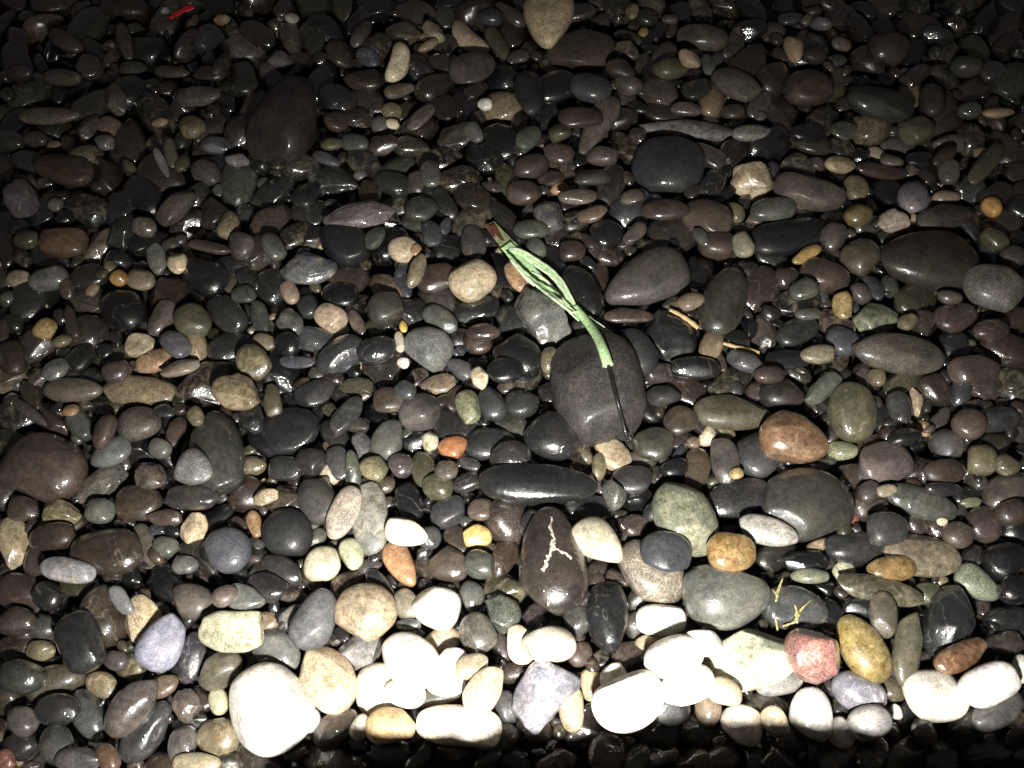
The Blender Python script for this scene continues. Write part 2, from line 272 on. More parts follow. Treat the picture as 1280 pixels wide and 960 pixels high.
# ------------------------------------------------------------------ the stones: x, y, z, turn, half length, half width, half height | colour | pattern wetness shape | name | label
HEROES = """-0.6476,0.8916,0.0225,0.06,0.0416,0.0144,0.0085|MT|s0o|pebble|long thin grey-brown stone at far upper left
-0.4382,0.9143,0.0376,-0.10,0.0337,0.0153,0.0111|MG|b0b|pebble|rectangular pale grey block stone at upper left
-0.4432,0.8690,0.0255,-0.96,0.0195,0.0179,0.0106|OT|m0o|pebble|dim yellowish green round pebble
-0.6011,0.7907,0.0256,-0.17,0.0401,0.0229,0.0145|B|p0o|stone|wide dark brown stone below the long thin one
-0.4166,0.7976,0.0085,-0.46,0.0248,0.0170,0.0143|P|p0o|pebble|dull purple-brown oval pebble above and right of the slanting brownish oval stone
-0.3103,0.8739,0.0326,-1.71,0.0730,0.0444,0.0409|BDK|p0u|stone|large dark brown egg-shaped boulder
-0.1630,0.9884,0.0310,1.39,0.0372,0.0155,0.0122|C|s0c|pebble|curved cream crescent-shaped pebble
-0.1165,1.0672,0.0186,-1.08,0.0226,0.0148,0.0114|CO|p0a|pebble|cream angular chip near the top edge
-0.0688,1.0640,0.0096,-0.98,0.0431,0.0172,0.0113|CT|s0c|pebble|bent pinkish cream pebble
-0.0386,0.9180,0.0179,-0.01,0.0108,0.0102,0.0069|W|p0o|pebble|tiny white pebble at upper middle
-0.0580,0.9850,0.0238,0.36,0.0353,0.0271,0.0130|P|p0o|pebble|dull purple-brown oval pebble just below the bent pinkish cream pebble
-0.2139,0.9659,0.0191,-0.02,0.0300,0.0194,0.0106|B|p0o|pebble|dull dark brown oval pebble below and left of the curved cream crescent-shaped pebble
0.0547,1.0729,0.0352,-1.59,0.0543,0.0386,0.0254|TC|m0t|stone|pinkish tan mottled stone at the top edge
0.1044,1.0297,0.0169,0.45,0.0529,0.0400,0.0203|MB|p0o|stone|broad brown-grey boulder under the pinkish tan stone
0.0609,0.9492,0.0196,0.50,0.0370,0.0280,0.0159|K|p1o|stone|black oval stone below and left of the broad brown-grey boulder
0.1111,0.9369,0.0311,-0.32,0.0307,0.0241,0.0163|UD|p0o|pebble|dull dark blue-grey oval pebble just below the broad brown-grey boulder
0.1195,0.8769,0.0191,1.11,0.0559,0.0193,0.0146|M|p0u|stone|upright brown-grey club-shaped stone
0.0947,0.8742,0.0368,0.01,0.0319,0.0173,0.0088|B|p0o|pebble|dull dark brown elongated pebble above and left of the upright brown-grey club-shaped stone
0.2828,1.0475,0.0234,-0.16,0.0388,0.0202,0.0174|M|p0o|pebble|flat brown-grey oval at the upper right
0.3198,0.9528,0.0238,-0.96,0.0385,0.0237,0.0132|M|p0o|pebble|tilted brown-grey oval at the upper right
0.2120,0.8056,0.0170,-0.08,0.0496,0.0447,0.0245|DU|p0o|stone|large blue-black boulder below and left of the long flat violet-grey slab
0.2459,0.8806,0.0077,-0.07,0.0684,0.0171,0.0101|VG|m0o|stone|long flat violet-grey slab
0.3269,0.7887,0.0090,-0.62,0.0311,0.0287,0.0169|TC|m0a|stone|squarish tan chunk just left of the broad brown stone
0.2288,0.9799,0.0269,-0.02,0.0276,0.0167,0.0138|O|p0o|pebble|dull olive oval pebble above the long flat violet-grey slab
0.0262,0.8076,0.0132,0.49,0.0259,0.0173,0.0135|B|p0o|pebble|dull dark brown oval pebble above the blue-grey angular stone
0.0247,0.9203,0.0349,-1.46,0.0426,0.0214,0.0170|D|p0o|pebble|dull charcoal oval pebble right of the tiny white pebble
0.4148,1.0212,0.0256,-1.58,0.0258,0.0140,0.0117|T|p0t|pebble|dull tan wedge at the upper right
0.7274,0.9709,0.0145,0.74,0.0398,0.0267,0.0174|N|p0o|stone|dull green-grey oval stone above the small amber orange pebble
0.5063,0.8394,0.0039,-1.03,0.0141,0.0112,0.0065|CT|p0o|pebble|small bright tan pebble at the right
0.5924,0.9179,0.0269,-1.65,0.0302,0.0174,0.0150|PB|p0o|pebble|dull brownish purple-brown rounded pebble above and right of the small bright tan pebble
0.5620,0.8689,0.0196,0.38,0.0250,0.0228,0.0141|O|p0o|pebble|dull olive rounded pebble above and right of the small bright tan pebble
0.4251,0.9500,0.0190,0.03,0.0360,0.0297,0.0200|B|p0o|stone|dull dark brown oval stone just below the dull tan wedge
0.3979,0.7616,0.0145,-0.19,0.0479,0.0288,0.0191|M|p0o|stone|broad brown stone under the tan chunk's right side
0.5317,0.7490,0.0181,-1.72,0.0271,0.0205,0.0133|V|p0o|pebble|dull violet rounded stone
0.6400,0.8032,0.0228,0.86,0.0444,0.0125,0.0086|O|p0o|pebble|dull olive elongated pebble above the small amber orange pebble
0.5467,1.0110,0.0343,-0.22,0.0298,0.0255,0.0203|PB|p0o|pebble|dull brownish purple-brown rounded pebble right of the dull tan wedge
0.5142,0.9044,0.0324,-0.28,0.0483,0.0255,0.0185|NK|p0o|stone|dull blackish green-grey elongated stone above the small bright tan pebble
-0.6426,0.7365,0.0312,-1.58,0.0246,0.0195,0.0211|V|p0a|pebble|purple-grey angular stone at the left edge
-0.4381,0.7259,0.0247,1.07,0.0316,0.0164,0.0151|M|s0o|pebble|slanting brownish oval stone at the left
-0.3687,0.7020,0.0168,-1.41,0.0214,0.0155,0.0126|TO|m0b|pebble|olive tan upright pebble
-0.5765,0.6766,0.0179,-0.02,0.0296,0.0208,0.0165|BS|p0b|pebble|dull rusty dark brown blocky pebble just above the grey-topped oval
-0.5779,0.6165,0.0216,0.21,0.0242,0.0167,0.0141|G|p1o|pebble|grey-topped oval at the left edge
-0.4901,0.6155,0.0231,-0.48,0.0109,0.0105,0.0085|YS|p1o|pebble|small bright orange pebble at the left
-0.4172,0.6321,0.0322,-1.14,0.0152,0.0128,0.0077|CT|m0o|pebble|small pale tan round pebble at the left
-0.4802,0.5743,0.0134,-1.06,0.0325,0.0263,0.0177|K|p1o|stone|round purple-black stone below the small orange pebble
-0.4302,0.5635,0.0121,1.35,0.0260,0.0149,0.0122|M|p1o|pebble|brown-grey oval pebble just left of the round olive-brown pebble
-0.3880,0.5532,0.0211,-1.00,0.0237,0.0212,0.0142|OM|p0o|pebble|round olive-brown pebble just left of the glossy dark grey oval
-0.3516,0.5697,0.0116,-0.78,0.0317,0.0196,0.0162|D|p2o|pebble|glossy dark grey oval at the left
-0.5621,0.5409,0.0244,-0.43,0.0144,0.0139,0.0084|TY|m0o|pebble|dark-spotted tan pebble at the left edge
-0.4527,0.5281,0.0063,-0.18,0.0178,0.0165,0.0106|CT|m1b|pebble|squarish pale tan pebble at the left
-0.4290,0.5068,0.0064,0.38,0.0247,0.0143,0.0094|TS|b0o|pebble|orange-tan striped pebble above and right of the bar-shaped tan-olive stone
-0.5902,0.4989,0.0261,-1.14,0.0254,0.0152,0.0114|B|p1o|pebble|dark brown rounded pebble below and left of the dark-spotted tan pebble
-0.3846,0.6202,0.0216,-0.57,0.0321,0.0231,0.0150|K|p2o|stone|glossy black oval stone below and right of the small pale tan round pebble
-0.3061,0.4950,0.0235,-0.83,0.0242,0.0186,0.0157|OT|m1o|pebble|translucent olive-tan pebble above and right of the lumpy olive-tan stone
-0.1967,0.7049,0.0390,0.13,0.0467,0.0201,0.0113|VP|s1a|stone|sparkling violet-pink stone above and right of the round jet black stone
-0.2137,0.6724,0.0183,-0.92,0.0356,0.0282,0.0222|K|p0o|stone|round jet black stone under the sparkling violet one
-0.2567,0.6323,0.0217,0.09,0.0368,0.0227,0.0134|U|m0a|stone|angular slate blue stone
-0.1194,0.7251,0.0224,-0.06,0.0220,0.0190,0.0116|ND|p1o|pebble|dark green-grey rounded pebble above and right of the pinkish cream round pebble
-0.1391,0.6639,0.0195,-0.95,0.0204,0.0188,0.0111|CT|m0o|pebble|pinkish cream round pebble
-0.0953,0.6197,0.0188,0.25,0.0261,0.0207,0.0103|B|p1o|pebble|dark brown oval pebble just left of the mottled cream round pebble
-0.0498,0.6121,0.0245,0.72,0.0294,0.0273,0.0210|CT|m0o|stone|mottled cream round pebble
-0.0438,0.5781,0.0076,0.27,0.0300,0.0178,0.0094|KD|p2o|pebble|glossy black oval under the mottled cream pebble
-0.2236,0.5648,0.0119,-0.58,0.0204,0.0169,0.0126|CT|m0b|pebble|squarish cream chunk left of center
-0.2145,0.5976,0.0141,-0.10,0.0229,0.0180,0.0095|K|p2o|pebble|glossy black oval pebble just above the squarish cream chunk
-0.1573,0.5742,0.0191,0.62,0.0236,0.0217,0.0170|DO|p1o|pebble|olive charcoal rounded pebble above and left of the round mid-grey stone
-0.0876,0.5623,0.0122,-0.74,0.0254,0.0155,0.0093|NG|p0o|pebble|dull greyish green-grey oval pebble above and right of the round mid-grey stone
-0.1016,0.5232,0.0108,-0.59,0.0307,0.0271,0.0210|G|s0o|stone|round mid-grey stone left of center
-0.1615,0.5103,0.0252,0.20,0.0245,0.0182,0.0135|D|p1o|pebble|charcoal oval pebble left of the round mid-grey stone
-0.0494,0.6757,0.0173,-1.43,0.0297,0.0165,0.0098|P|p1o|pebble|purple-brown oval pebble just above the mottled cream round pebble
-0.0074,0.4779,0.0348,-0.00,0.0213,0.0162,0.0093|K|p2o|pebble|glossy black oval pebble above and right of the pale olive-green lump
0.0482,0.7192,0.0183,-1.22,0.0259,0.0208,0.0121|UG|m0a|pebble|blue-grey angular stone above the green strips
0.0372,0.5653,0.0203,-0.83,0.0433,0.0298,0.0202|GN|s0a|stone|angular dark grey chunk touching the green strips
0.0874,0.5982,0.0202,-1.15,0.0397,0.0213,0.0157|K|p2o|stone|pointed glossy black stone right of the green strips
0.1696,0.6206,0.0124,0.45,0.0599,0.0374,0.0275|MD|p0u|stone|large smooth grey egg-shaped stone
0.1225,0.6923,0.0158,0.53,0.0219,0.0213,0.0119|K|p2o|pebble|glossy black rounded pebble above and left of the large smooth grey egg-shaped stone
0.1998,0.7207,0.0278,0.01,0.0312,0.0156,0.0086|B|p0o|pebble|dull dark brown elongated pebble just below the large blue-black boulder
0.2554,0.7155,0.0180,-0.58,0.0355,0.0262,0.0183|BM|p0o|stone|brown oval under the large blue-black boulder
0.2942,0.6653,0.0259,-1.44,0.0193,0.0144,0.0096|CN|p0o|pebble|small pale beige pebble right of the grey egg
0.2638,0.6736,0.0151,-0.26,0.0243,0.0197,0.0156|B|p0o|pebble|dull dark brown oval pebble just below the brown oval
0.1934,0.5402,0.0089,-0.80,0.0374,0.0317,0.0198|KD|p1a|stone|blocky black stone right of center
0.2595,0.5804,0.0274,1.19,0.0529,0.0278,0.0200|OK|p1o|stone|dark olive upright boulder
0.2172,0.4911,0.0168,0.01,0.0303,0.0149,0.0117|K|p1o|pebble|black elongated pebble below and right of the blocky black stone
0.0987,0.4608,0.0215,-1.49,0.0685,0.0540,0.0432|MDK|s0b|stone|largest flat brown-grey stone
0.1499,0.5112,0.0199,-1.23,0.0316,0.0213,0.0163|D|p0o|stone|dull charcoal oval stone above and right of the largest flat brown-grey stone
0.0076,0.5048,0.0176,-0.48,0.0319,0.0269,0.0210|K|p2o|stone|glossy black stone left of the largest flat one
0.0161,0.7641,0.0116,0.00,0.0247,0.0193,0.0125|B|p0o|pebble|dull dark brown oval pebble above and left of the blue-grey angular stone
0.3441,0.7309,0.0154,0.11,0.0307,0.0173,0.0122|NG|p0o|pebble|dull greyish green-grey oval pebble above and left of the long flat black stone
0.3605,0.6884,0.0126,0.25,0.0539,0.0245,0.0133|K|p0o|stone|long flat black stone at the right
0.4997,0.7135,0.0156,-0.17,0.0218,0.0169,0.0142|CV|m0a|pebble|knobby pinkish cream pebble
0.6269,0.7264,0.0257,-1.37,0.0146,0.0122,0.0128|YS|p0o|pebble|small amber orange pebble at the right edge
0.5263,0.6419,0.0204,0.03,0.0631,0.0444,0.0268|BOK|p0u|stone|large dark olive-brown boulder
0.5928,0.5939,0.0319,-0.23,0.0390,0.0317,0.0209|GM|s0o|stone|grey-brown boulder at the right edge
0.4464,0.6566,0.0140,0.72,0.0278,0.0230,0.0174|OB|p1o|pebble|brownish olive rounded pebble above and right of the glossy red-brown stone
0.3764,0.6577,0.0159,0.59,0.0241,0.0094,0.0076|YT|p1o|pebble|amber chip under the long flat black stone
0.3962,0.6283,0.0084,-0.37,0.0322,0.0222,0.0187|B|p2o|stone|glossy red-brown stone below and right of the amber chip
0.4498,0.5671,0.0065,0.52,0.0303,0.0226,0.0144|EN|m0a|stone|pale green angular stone
0.4596,0.5088,0.0202,-0.11,0.0564,0.0256,0.0183|M|s0o|stone|long flat brown-grey stone at the right
0.3995,0.5311,0.0126,-0.88,0.0215,0.0187,0.0129|U|p0o|pebble|dull blue-grey rounded pebble below and left of the pale green angular stone
0.5413,0.5600,0.0212,0.37,0.0283,0.0195,0.0123|B|p2o|pebble|glossy dark brown oval pebble below and left of the grey-brown boulder
0.5761,0.5396,0.0247,0.06,0.0214,0.0142,0.0110|B|p2o|pebble|glossy dark brown oval pebble above and left of the glossy brown stone
0.5987,0.5203,0.0081,-0.53,0.0326,0.0221,0.0156|B|p2o|stone|glossy brown stone at the right edge
0.5408,0.4827,0.0280,0.08,0.0305,0.0180,0.0117|BM|p1o|pebble|drab dark brown oval pebble below and left of the glossy brown stone
0.3489,0.5471,0.0088,0.48,0.0283,0.0174,0.0105|D|p1o|pebble|charcoal oval pebble below and left of the glossy red-brown stone
0.3289,0.5035,0.0142,0.02,0.0296,0.0126,0.0067|K|p1o|pebble|black elongated pebble above the orange-brown translucent stone
0.3648,0.4652,0.0131,0.71,0.0286,0.0119,0.0096|NG|p1o|pebble|greyish green-grey elongated pebble above and left of the olive-green egg-shaped stone
0.5649,0.7153,0.0183,0.24,0.0391,0.0180,0.0131|PB|p0o|pebble|dull brownish purple-brown elongated pebble just above the large dark olive-brown boulder
-0.5131,0.4616,0.0159,0.01,0.0340,0.0154,0.0111|M|p0o|pebble|flat brown-grey oval at the left
-0.4383,0.4638,0.0096,-0.10,0.0447,0.0183,0.0129|TO|s0b|stone|bar-shaped tan-olive stone just above the speckled brown-grey oval
-0.3118,0.4466,0.0407,-0.55,0.0299,0.0222,0.0135|TO|m0a|stone|lumpy olive-tan stone below and left of the translucent olive-tan pebble
-0.5237,0.3667,0.0114,-0.21,0.0470,0.0379,0.0253|BM|p1o|stone|large reddish-brown boulder at the left edge
-0.4259,0.4175,0.0195,0.17,0.0250,0.0212,0.0140|M|s0o|pebble|speckled brown-grey oval at the left
-0.4507,0.3808,0.0194,0.73,0.0232,0.0188,0.0108|GU|p0u|pebble|smooth blue-grey teardrop stone
-0.4616,0.3501,0.0049,0.63,0.0303,0.0164,0.0109|MG|s0a|stone|dull speckled greyish brown-grey angular stone just below the smooth blue-grey teardrop stone
-0.4027,0.3542,0.0184,-0.36,0.0205,0.0170,0.0109|M|m1a|pebble|mottled brown-grey angular pebble below and right of the smooth blue-grey teardrop stone
-0.3327,0.3825,0.0155,-1.26,0.0531,0.0308,0.0256|DO|p1o|stone|large charcoal stone at the left
-0.3428,0.3526,0.0431,-0.44,0.0212,0.0198,0.0121|G|s0t|pebble|light grey rounded triangle on the charcoal stone
-0.3469,0.3257,0.0244,-0.03,0.0293,0.0140,0.0120|PD|p2b|pebble|dark block with a bright bar glint
-0.3437,0.2938,0.0144,1.73,0.0193,0.0152,0.0102|TC|s1a|pebble|speckled tan upright pebble
-0.3010,0.2698,0.0178,-0.70,0.0266,0.0229,0.0165|U|p0o|stone|round blue-grey stone at the lower left
-0.4125,0.3248,0.0093,-0.20,0.0271,0.0205,0.0139|BO|p1o|stone|olive dark brown oval stone above and right of the large glossy dark brown stone
-0.4935,0.3139,0.0114,-0.17,0.0235,0.0138,0.0119|TO|m1a|pebble|lumpy tan-olive pebble under the reddish boulder
-0.4499,0.3142,0.0132,-0.24,0.0178,0.0143,0.0119|NG|p1o|pebble|greyish green-grey rounded pebble just above the large glossy dark brown stone
-0.5381,0.2817,0.0079,-1.16,0.0298,0.0168,0.0132|TC|m1a|stone|speckled tan stone cut by the left edge
-0.4929,0.2838,0.0151,0.12,0.0250,0.0157,0.0129|B|p1o|pebble|dark brown oval pebble just below the lumpy tan-olive pebble
-0.4292,0.2676,0.0191,-0.04,0.0390,0.0258,0.0160|B|p2o|stone|large glossy dark brown stone at the lower left
-0.4599,0.2439,0.0301,-0.18,0.0287,0.0128,0.0106|ZL|m1o|pebble|lavender-white pebble at the lower left
-0.5325,0.3155,0.0147,-0.22,0.0188,0.0139,0.0104|BO|p1o|pebble|olive dark brown oval pebble below and left of the large reddish-brown boulder
-0.2967,0.4214,0.0260,-1.13,0.0220,0.0140,0.0120|K|p2o|pebble|glossy black oval pebble above and left of the big black stone
-0.4993,0.4215,0.0087,-0.96,0.0229,0.0126,0.0119|ND|p0o|pebble|dull dark green-grey oval pebble above and right of the large reddish-brown boulder
-0.2620,0.4102,0.0090,0.18,0.0422,0.0299,0.0161|K|p1o|stone|big black stone left of center
-0.1904,0.4274,0.0179,1.04,0.0273,0.0133,0.0095|DG|b2o|pebble|streaky silver-grey slanting stone
-0.1411,0.4449,0.0240,-0.09,0.0194,0.0158,0.0093|BM|p1o|pebble|drab dark brown rounded pebble just left of the purple-brown round stone
-0.1064,0.4341,0.0146,0.31,0.0257,0.0223,0.0167|P|p0o|stone|purple-brown round stone left of the pale olive-green lump
-0.0498,0.4381,0.0212,-1.40,0.0221,0.0147,0.0099|EO|m1a|pebble|pale olive-green lump right of the purple-brown round stone
-0.0232,0.4437,0.0161,-1.28,0.0220,0.0158,0.0113|DU|p0o|pebble|dull bluish charcoal rounded pebble just right of the pale olive-green lump
-0.1417,0.4016,0.0104,1.26,0.0256,0.0186,0.0124|NG|p0o|pebble|dull greyish green-grey oval pebble above and right of the round olive-tan pebble
-0.0673,0.3911,0.0116,-0.04,0.0168,0.0138,0.0091|S|p1o|pebble|terracotta orange pebble below and right of the purple-brown round stone
-0.1546,0.3639,0.0157,-0.27,0.0167,0.0143,0.0090|OT|m0o|pebble|round olive-tan pebble left of the terracotta one
-0.0993,0.3660,0.0061,-1.35,0.0221,0.0143,0.0101|O|p1o|pebble|olive oval pebble below and left of the terracotta orange pebble
-0.0823,0.3417,0.0143,-0.05,0.0177,0.0148,0.0120|O|p2o|pebble|glossy olive rounded pebble below the terracotta orange pebble
-0.2537,0.3644,0.0122,-0.10,0.0206,0.0149,0.0091|D|p2o|pebble|glossy charcoal oval pebble just below the big black stone
-0.2250,0.3701,0.0195,-0.37,0.0170,0.0155,0.0112|D|p1o|pebble|charcoal rounded pebble below and right of the big black stone
-0.1943,0.3721,0.0124,-1.15,0.0215,0.0132,0.0081|GD|p1o|pebble|dark grey oval pebble above and right of the dark grey-brown stone
-0.2149,0.3289,0.0083,-1.12,0.0298,0.0214,0.0183|DM|p0o|stone|dark grey-brown stone left of the pinkish one
-0.1808,0.3081,0.0252,1.22,0.0311,0.0163,0.0097|CV|s0o|stone|pinkish-white speckled oval just left of the pale grey-green upright stone
-0.1551,0.3064,0.0119,-1.34,0.0412,0.0215,0.0125|LN|m0o|stone|pale grey-green upright stone
-0.2411,0.2883,0.0148,-0.54,0.0290,0.0256,0.0188|D|p0o|stone|smooth round slate stone
-0.2442,0.2503,0.0101,-0.45,0.0256,0.0138,0.0106|D|p2o|pebble|glossy charcoal oval pebble just below the smooth round slate stone
-0.2017,0.2565,0.0096,0.10,0.0197,0.0191,0.0140|C|p0o|pebble|round cream pebble at the lower left
-0.1119,0.2847,0.0288,-0.30,0.0241,0.0153,0.0094|WC|p0t|pebble|bright cream wedge just right of the pale grey-green upright stone
-0.1186,0.2571,0.0077,-1.00,0.0282,0.0150,0.0104|ST|b1t|pebble|orange-pink and brown pointed pebble
-0.0703,0.3155,0.0069,0.40,0.0210,0.0162,0.0116|UD|p1o|pebble|dark blue-grey oval pebble above and left of the ochre yellow pebble
-0.1133,0.3270,0.0059,-1.33,0.0261,0.0158,0.0098|K|p2o|pebble|glossy black oval pebble just above the bright cream wedge
-0.0370,0.2861,0.0134,0.15,0.0155,0.0135,0.0090|YT|p1o|pebble|ochre yellow pebble above and right of the brown round stone
-0.0660,0.2558,0.0150,-0.26,0.0221,0.0194,0.0130|BM|p1o|pebble|brown round stone under the ochre pebble
-0.0335,0.2516,0.0237,-0.52,0.0177,0.0153,0.0127|N|p1o|pebble|green-grey rounded pebble just right of the brown round stone
-0.1522,0.3480,0.0053,-0.02,0.0223,0.0119,0.0088|OB|p2o|pebble|glossy brownish olive oval pebble just below the round olive-tan pebble
-0.0229,0.3967,0.0078,-0.01,0.0320,0.0212,0.0125|D|p1o|stone|charcoal oval stone above and left of the long black bar-shaped stone
-0.2297,0.4588,0.0131,0.41,0.0247,0.0154,0.0086|D|p1o|pebble|charcoal oval pebble above and right of the big black stone
0.0451,0.4004,0.0240,-0.35,0.0316,0.0285,0.0183|D|p2o|stone|dark grey rounded stone left of the largest flat one
-0.0018,0.3740,0.0216,-0.00,0.0241,0.0194,0.0143|D|p2o|pebble|glossy charcoal rounded pebble above and left of the long black bar-shaped stone
0.0279,0.3390,0.0283,-0.04,0.0654,0.0234,0.0157|KD|p2o|stone|long black bar-shaped stone
0.1147,0.3843,0.0066,-0.78,0.0237,0.0176,0.0110|TC|m1o|pebble|tan speckled pebble below the wire tip
0.1606,0.3959,0.0097,-0.10,0.0244,0.0213,0.0128|OD|p1o|pebble|dark olive rounded pebble just right of the tan speckled pebble
0.1942,0.4257,0.0107,0.35,0.0205,0.0186,0.0103|BO|p1o|pebble|olive dark brown rounded pebble just left of the wide olive-grey boulder
0.2559,0.4357,0.0092,-0.02,0.0453,0.0217,0.0142|OM|p0o|stone|wide olive-grey boulder above and left of the orange-brown translucent stone
0.2074,0.3649,0.0063,1.29,0.0283,0.0159,0.0105|BO|p2o|pebble|glossy olive dark brown oval pebble just above the large speckled pale green stone
0.2393,0.3728,0.0131,-1.57,0.0275,0.0161,0.0108|MD|p1o|pebble|dark brown-grey oval pebble just below the wide olive-grey boulder
0.2784,0.3851,0.0071,0.91,0.0287,0.0270,0.0159|DU|p0o|stone|dull bluish charcoal rounded stone just left of the orange-brown translucent stone
0.1851,0.3014,0.0266,-1.17,0.0441,0.0324,0.0225|EN|m0o|stone|large speckled pale green stone
0.2517,0.3305,0.0066,0.26,0.0400,0.0223,0.0146|D|s2o|stone|large glossy speckled charcoal oval stone above and left of the white-grey marbled pebble
0.2710,0.2859,0.0305,-0.31,0.0317,0.0156,0.0128|L|m0o|stone|white-grey marbled pebble below and left of the big charcoal boulder
0.0892,0.2686,0.0465,-0.86,0.0302,0.0219,0.0145|CE|p0t|stone|bright cream-green egg-shaped stone
0.0413,0.2525,0.0382,-1.50,0.0584,0.0355,0.0256|BD|p2u|stone|large dark stone with a white vein
0.1588,0.2602,0.0407,-0.25,0.0267,0.0230,0.0131|U|p1o|stone|blue-grey rounded stone above and right of the pinkish-grey large oval stone
0.1463,0.2466,0.0112,-0.65,0.0401,0.0284,0.0209|MC|s1o|stone|pinkish-grey large oval stone
0.0837,0.3193,0.0066,-0.08,0.0316,0.0164,0.0093|DU|p1o|stone|bluish charcoal oval stone just above the bright cream-green egg-shaped stone
0.1331,0.3498,0.0153,0.05,0.0240,0.0167,0.0091|D|p1o|pebble|charcoal oval pebble below and right of the tan speckled pebble
0.2253,0.2587,0.0455,0.01,0.0251,0.0209,0.0122|YB|m2o|stone|golden brown stone just above the big dark grey-green pear-shaped stone
0.0112,0.4447,0.0140,0.01,0.0205,0.0175,0.0134|DN|p1o|pebble|greenish charcoal rounded pebble above and left of the dark grey rounded stone
0.3155,0.3944,0.0285,-0.39,0.0385,0.0301,0.0233|SBT|m2t|stone|orange-brown translucent stone just above the big charcoal boulder
0.3957,0.4358,0.0111,-1.71,0.0374,0.0281,0.0247|O|p1o|stone|olive-green egg-shaped stone above and right of the orange-brown translucent stone
0.3168,0.4593,0.0101,-0.17,0.0264,0.0206,0.0168|BK|p1o|pebble|blackish dark brown oval pebble just above the orange-brown translucent stone
0.4177,0.3715,0.0138,0.22,0.0314,0.0240,0.0150|PM|p0o|stone|brown-purple smooth oval above and left of the grey-green banded long stone
0.3188,0.3202,0.0194,0.20,0.0523,0.0407,0.0248|DO|p1o|stone|big charcoal boulder above and right of the white-grey marbled pebble
0.4742,0.4513,0.0072,-1.67,0.0184,0.0087,0.0076|TC|p0a|pebble|small pinkish-tan upright pebble
0.4483,0.4387,0.0158,-1.53,0.0212,0.0131,0.0118|DG|p1o|pebble|greyish charcoal oval pebble just left of the small pinkish-tan upright pebble
0.4961,0.3949,0.0097,-1.18,0.0190,0.0187,0.0162|PG|p1o|pebble|greyish purple-brown rounded pebble above and left of the olive-tan round pebble
0.5195,0.4141,0.0246,0.62,0.0210,0.0181,0.0129|BM|p0o|pebble|dull drab dark brown rounded pebble just above the olive-tan round pebble
0.5257,0.3734,0.0162,-1.69,0.0179,0.0164,0.0150|OT|p1o|pebble|olive-tan round pebble at the right
0.5466,0.3385,0.0079,0.55,0.0299,0.0190,0.0175|M|p1o|stone|brown-grey oval stone below and right of the olive-tan round pebble
0.4481,0.3245,0.0127,-0.34,0.0402,0.0178,0.0118|N|b1o|stone|grey-green banded long stone
0.5148,0.3015,0.0077,0.88,0.0209,0.0193,0.0128|BP|p1o|pebble|purplish dark brown rounded pebble above and right of the big brown-tan lumpy stone
0.3986,0.2890,0.0263,0.17,0.0248,0.0193,0.0171|DG|p1o|stone|greyish charcoal rounded stone above and left of the big brown-tan lumpy stone
0.3681,0.2744,0.0085,0.05,0.0323,0.0179,0.0156|D|p2o|stone|glossy charcoal oval stone above and right of the pale yellow-green cube-like pebble
0.4375,0.2669,0.0071,-0.22,0.0428,0.0251,0.0157|MT|m1o|stone|big brown-tan lumpy stone at the lower right
0.3991,0.2488,0.0188,0.05,0.0267,0.0133,0.0095|YB|m2o|pebble|golden brown flat pebble at the lower right
0.3540,0.2503,0.0041,0.56,0.0121,0.0107,0.0070|EC|s1b|pebble|pale yellow-green cube-like pebble
0.4878,0.2341,0.0134,-0.72,0.0236,0.0168,0.0119|EN|s0t|pebble|pale green wedge at the lower right
0.5211,0.2557,0.0154,0.33,0.0248,0.0203,0.0192|K|p2o|stone|glossy black stone at the right edge
0.5390,0.3084,0.0220,0.24,0.0177,0.0144,0.0137|B|p1o|pebble|dark brown rounded pebble below and right of the olive-tan round pebble
0.4787,0.3572,0.0205,0.08,0.0228,0.0136,0.0096|B|p1o|pebble|dark brown oval pebble above and right of the grey-green banded long stone
0.5561,0.4247,0.0150,0.05,0.0278,0.0152,0.0123|UK|p1o|pebble|blackish blue-grey oval pebble just above the olive-tan round pebble
0.4806,0.2877,0.0139,0.46,0.0178,0.0150,0.0121|M|p1o|pebble|brown-grey rounded pebble above and right of the big brown-tan lumpy stone
0.3130,0.2586,0.0115,0.04,0.0263,0.0127,0.0090|K|p2o|pebble|glossy black elongated pebble just below the big charcoal boulder
-0.5171,0.2274,0.0066,-0.30,0.0267,0.0201,0.0147|B|p1o|stone|dark brown stone at the lower left edge
-0.5050,0.1937,0.0205,-0.02,0.0205,0.0152,0.0127|BM|p1o|pebble|drab dark brown oval pebble just below the dark brown stone
-0.4799,0.2202,0.0189,-0.56,0.0168,0.0137,0.0105|D|p2o|pebble|glossy charcoal rounded pebble just right of the dark brown stone
-0.4813,0.1891,0.0080,-0.33,0.0173,0.0138,0.0137|NG|p2o|pebble|glossy greyish green-grey rounded pebble just left of the big glossy dark grey block
-0.4293,0.1705,0.0334,-1.09,0.0319,0.0215,0.0154|D|p2b|stone|big glossy dark grey block at the lower left
-0.4213,0.2001,0.0098,-1.13,0.0331,0.0211,0.0219|BO|p1o|stone|large olive dark brown oval stone above and right of the big glossy dark grey block
-0.3791,0.1944,0.0136,-1.05,0.0309,0.0194,0.0150|TC|s2a|stone|speckled tan stone behind the lavender one
-0.3485,0.1717,0.0271,1.11,0.0281,0.0219,0.0185|Z|p0t|stone|pale lavender-blue pebble above and left of the grey striped upright oval
-0.2804,0.1815,0.0329,0.00,0.0323,0.0203,0.0137|EC|m1a|stone|pale yellow-green lumpy stone
-0.3246,0.1608,0.0064,1.52,0.0260,0.0136,0.0107|DV|b2o|pebble|grey striped upright oval
-0.2911,0.1471,0.0135,0.71,0.0232,0.0170,0.0144|OG|p1o|stone|olive-grey slanting oval below and right of the grey striped upright oval
